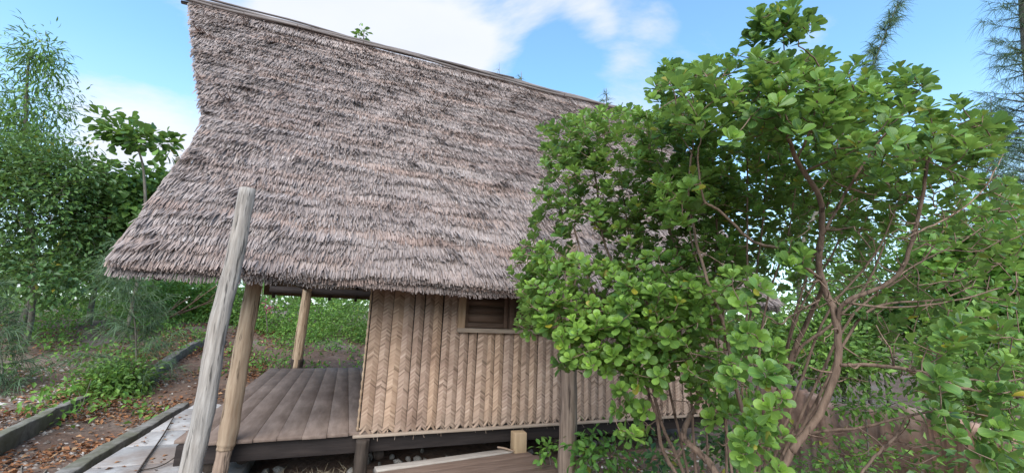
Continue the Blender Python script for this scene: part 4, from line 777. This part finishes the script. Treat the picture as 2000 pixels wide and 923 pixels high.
# ------------------------------------------------------------------ ground cover
def in_path(x, y): return (x > -2.8) & (x < -.8) & (y < 9.6)
def scatter(n, box_, r):
    x = r.uniform(box_[0], box_[1], n); y = r.uniform(box_[2], box_[3], n); k = ~in_path(x, y) & ~((x > -1.6) & (x < 6) & (y > 5.4) & (y < 11)) & (r.random(n) < np.clip(.5+.7*np.sin(x*2.1+1.3*np.sin(y*1.4))*np.sin(y*1.7+np.sin(x*2.9)), .06, 1)); return x[k], y[k]
def litter():
    r = np.random.default_rng(150); lv = Leaves()
    for (bx, n) in (((-4.6, -1.6, 8.5, 16), 12500), ((-9, -3.9, 9, 16), 5200), ((-3.8, -2.7, 4.5, 10), 3400), ((-7, -3.8, 6, 9), 2200), ((-2, 6, 11, 16), 2500), ((2.3, 8, 2.5, 6), 900)):
        x, y = scatter(n, bx, r); k = len(x); P = np.stack([x, y, terrain(x, y)+r.uniform(.005, .035, k)], 1); D = norm(np.stack([r.normal(0, 1, k), r.normal(0, 1, k), r.normal(0, .25, k)], 1)); Nn = norm(np.array([0, 0, 1])+r.normal(0, .3, (k, 3))); T = np.zeros((k, 3)); T[:, 0] = np.clip(r.normal(.5, .25, k), 0, 1); lv.add(P, D, Nn, r.uniform(.035, .105, k), T)
    x = r.uniform(-2.4, -1.55, 60); y = r.uniform(5.5, 9, 60); P = np.stack([x, y, np.full(60, .085)], 1); T = np.zeros((60, 3)); T[:, 0] = r.random(60); lv.add(P, norm(np.stack([r.normal(0, 1, 60), r.normal(0, 1, 60), 0*x], 1)), np.tile([0, 0, 1.0], (60, 1)), r.uniform(.04, .09, 60), T)
    P, D, Nn, sz, T = lv.cat(); V, Q, UV, C = leaf_arrays('ovals', P, D, Nn, sz, T); o = mesh('leaf_litter', V, Q, M['litter'], None, False, UV, C); tag(o, 'fallen reddish brown leaves on the ground', 'leaves', None, 'stuff')
litter()
def gravel():
    r = np.random.default_rng(160); xs, ys = [], []
    for (bx, n) in (((-8, -3.4, 6, 12), 14000), ((-3.7, -2.75, 4.0, 11), 3200), ((.4, 6, 5.2, 6.4), 500), ((2.3, 6, 3.6, 6), 700)):
        x, y = scatter(n, bx, r); xs.append(x); ys.append(y)
    x = np.concatenate(xs); y = np.concatenate(ys); n = len(x); s = r.uniform(.010, .036, n)*np.where(r.random(n) < .05, 1.7, 1); B = np.array([(1, 0, 0), (0, 1, 0), (-1, 0, 0), (0, -1, 0), (0, 0, 1)], float)
    V = B[None]*s[:, None, None]*r.uniform(.6, 1.3, (n, 5, 1)); a = r.uniform(0, 6.28, n); X = V[..., 0]*np.cos(a)[:, None]-V[..., 1]*np.sin(a)[:, None]; Y = V[..., 0]*np.sin(a)[:, None]+V[..., 1]*np.cos(a)[:, None]
    V = np.stack([X+x[:, None], Y+y[:, None], V[..., 2]*.7+terrain(x, y)[:, None]], -1).reshape(-1, 3); b = np.arange(n)[:, None]*5; T = np.concatenate([np.stack([b+i, b+(i+1) % 4, b+4], -1) for i in range(4)], 1).reshape(-1, 3)
    C = np.zeros((n, 5, 3)); C[:, :, 0] = np.clip(r.normal(.5, .28, n), 0, 1)[:, None]; o = mesh('gravel', V, np.zeros((0, 4), int), M['pebble'], None, False, None, C.reshape(-1, 3), T); tag(o, 'pale coral gravel scattered over the earth', 'gravel', None, 'stuff')
gravel()
def ground_plants():
    r = np.random.default_rng(170); lv = Leaves()
    for (bx, n, k) in (((-9, -3.2, 10.2, 17), 650, 12), ((-3.0, 3, 11.3, 17), 800, 12), ((-4.6, -2.8, 7.5, 10.5), 60, 12), ((3, 12, 2.5, 9), 420, 10)):
        x, y = scatter(n, bx, r)
        for a, b in zip(x, y):
            P = np.stack([a+r.normal(0, .13, k), b+r.normal(0, .13, k), terrain(a, b)+r.uniform(.02, .28, k)], 1); T = np.zeros((k, 3)); T[:, 0] = r.random(k); T[:, 1] = np.clip(r.normal(.25, .25, k), 0, 1); lv.add(P, norm(r.normal(0, 1, (k, 3))+np.array([0, 0, .3])), norm(np.array([0, 0, 1])+r.normal(0, .4, (k, 3))), r.uniform(.06, .13, k), T)
    P, D, Nn, sz, T = lv.cat(); V, Q, UV, C = leaf_arrays('ovals', P, D, Nn, sz, T); o = mesh('ground_cover', V, Q, M['bright_leaf'], None, True, UV, C); tag(o, 'low green ground cover plants on the earth', 'ground cover', None, 'stuff')
ground_plants()
def straw():
    r = np.random.default_rng(180); n = 700; x = r.uniform(-.9, .25, n); y = r.uniform(5.15, 5.75, n); P = np.stack([x, y, r.uniform(0, .03, n)], 1); T = np.zeros((n, 3)); T[:, 0] = r.random(n)*.7
    V, Q, UV, C = leaf_arrays('blade', P, norm(np.stack([r.normal(0, 1, n), r.normal(0, 1, n), r.normal(.1, .3, n)], 1)), norm(r.normal(0, 1, (n, 3))), r.uniform(.05, .13, n), T); o = mesh('dry_grass', V, Q, M['straw'], None, False, UV, C); tag(o, 'dry straw lying on the ground under the porch edge', 'straw', None, 'stuff')
straw()
# dead stems and sticks
def stick(label, pts, rad, m_='bark_grey', name='dry_stem', forks=()):
    b = np.array(pts[0]); mb = MB(); P, q = smoothpath(pts, rad, 6); V, Q, UV = tube(P-b, q, 6); mb.add(V, Q, UV)
    for (t, d, L_) in forks:
        p = P[int(t*(len(P)-1))]; V, Q, UV = tube([p-b, p-b+np.array(d)*L_*.5+(0, 0, .01), p-b+np.array(d)*L_], [rad[-1]*1.2, rad[-1], rad[-1]*.4], 5); mb.add(V, Q, UV)
    o = mb.build(name, M[m_], None, True); o.location = b; tag(o, label, 'stick'); return o
stick('tall pale dead stem leaning over the kerb', [onz(80, 930, .1), at(120, 880, 6.2), at(150, 820, 6.3), at(178, 740, 6.4)], [.011, .009, .007, .003], forks=((.55, (.6, 0, .55), .5), (.7, (.5, .1, .7), .4), (.4, (-.5, 0, .6), .3), (.8, (-.3, 0, .9), .25)))
stick('thin dead stem standing beside the gravel kerb', [onz(40, 935, .1), at(48, 860, 5.9), at(62, 790, 6.0)], [.008, .006, .003], forks=((.5, (.3, 0, .8), .2), (.6, (-.4, 0, .6), .2)))
stick('dead twiggy stem in front of the leafy mound', [gnd(at(190, 850, 7.2)), at(200, 800, 7.2), at(228, 760, 7.3)], [.007, .006, .003], forks=((.4, (.6, 0, .5), .3), (.6, (-.6, 0, .6), .3), (.75, (.4, 0, .8), .2)))
stick('long dark stick lying across the pale slab path', [onz(265, 928, .10), onz(290, 890, .10), onz(318, 850, .10), onz(340, 812, .11)], [.012, .012, .011, .008], 'dark_post', 'fallen_stick')
stick('thin bent twig curving across the slab path', [onz(270, 918, .09), onz(310, 910, .10), onz(340, 893, .12), onz(362, 870, .14)], [.006, .006, .005, .003], 'dark_post', 'fallen_stick')
stick('short brown stick resting behind the support block', [np.array([1.93, 5.24, .28]), np.array([2.0, 5.15, .285]), np.array([2.07, 5.04, .28])], [.012, .012, .01], 'brown_post', 'fallen_stick')

for i, (lb, a_, b_, c_) in enumerate((('brown fallen branch slanting up below the eave corner', (255, 690, 13), (330, 620, 12.6), (425, 556, 12.4)), ('thin brown branch leaning beside the casuarina sapling', (240, 680, 12.8), (300, 625, 12.5), (370, 580, 12.3)), ('long brown branch propped among the shrubs by the grey post', (300, 660, 13.2), (370, 605, 12.9), (440, 575, 12.7)))):
    stick(lb, [gnd(at(*a_)), at(*b_), at(*c_)], [.035, .028, .012], 'bark', 'fallen_branch', ((.4, (.5, 0, .6), .6), (.6, (.7, 0, .3), .7), (.75, (.4, 0, .7), .5)))
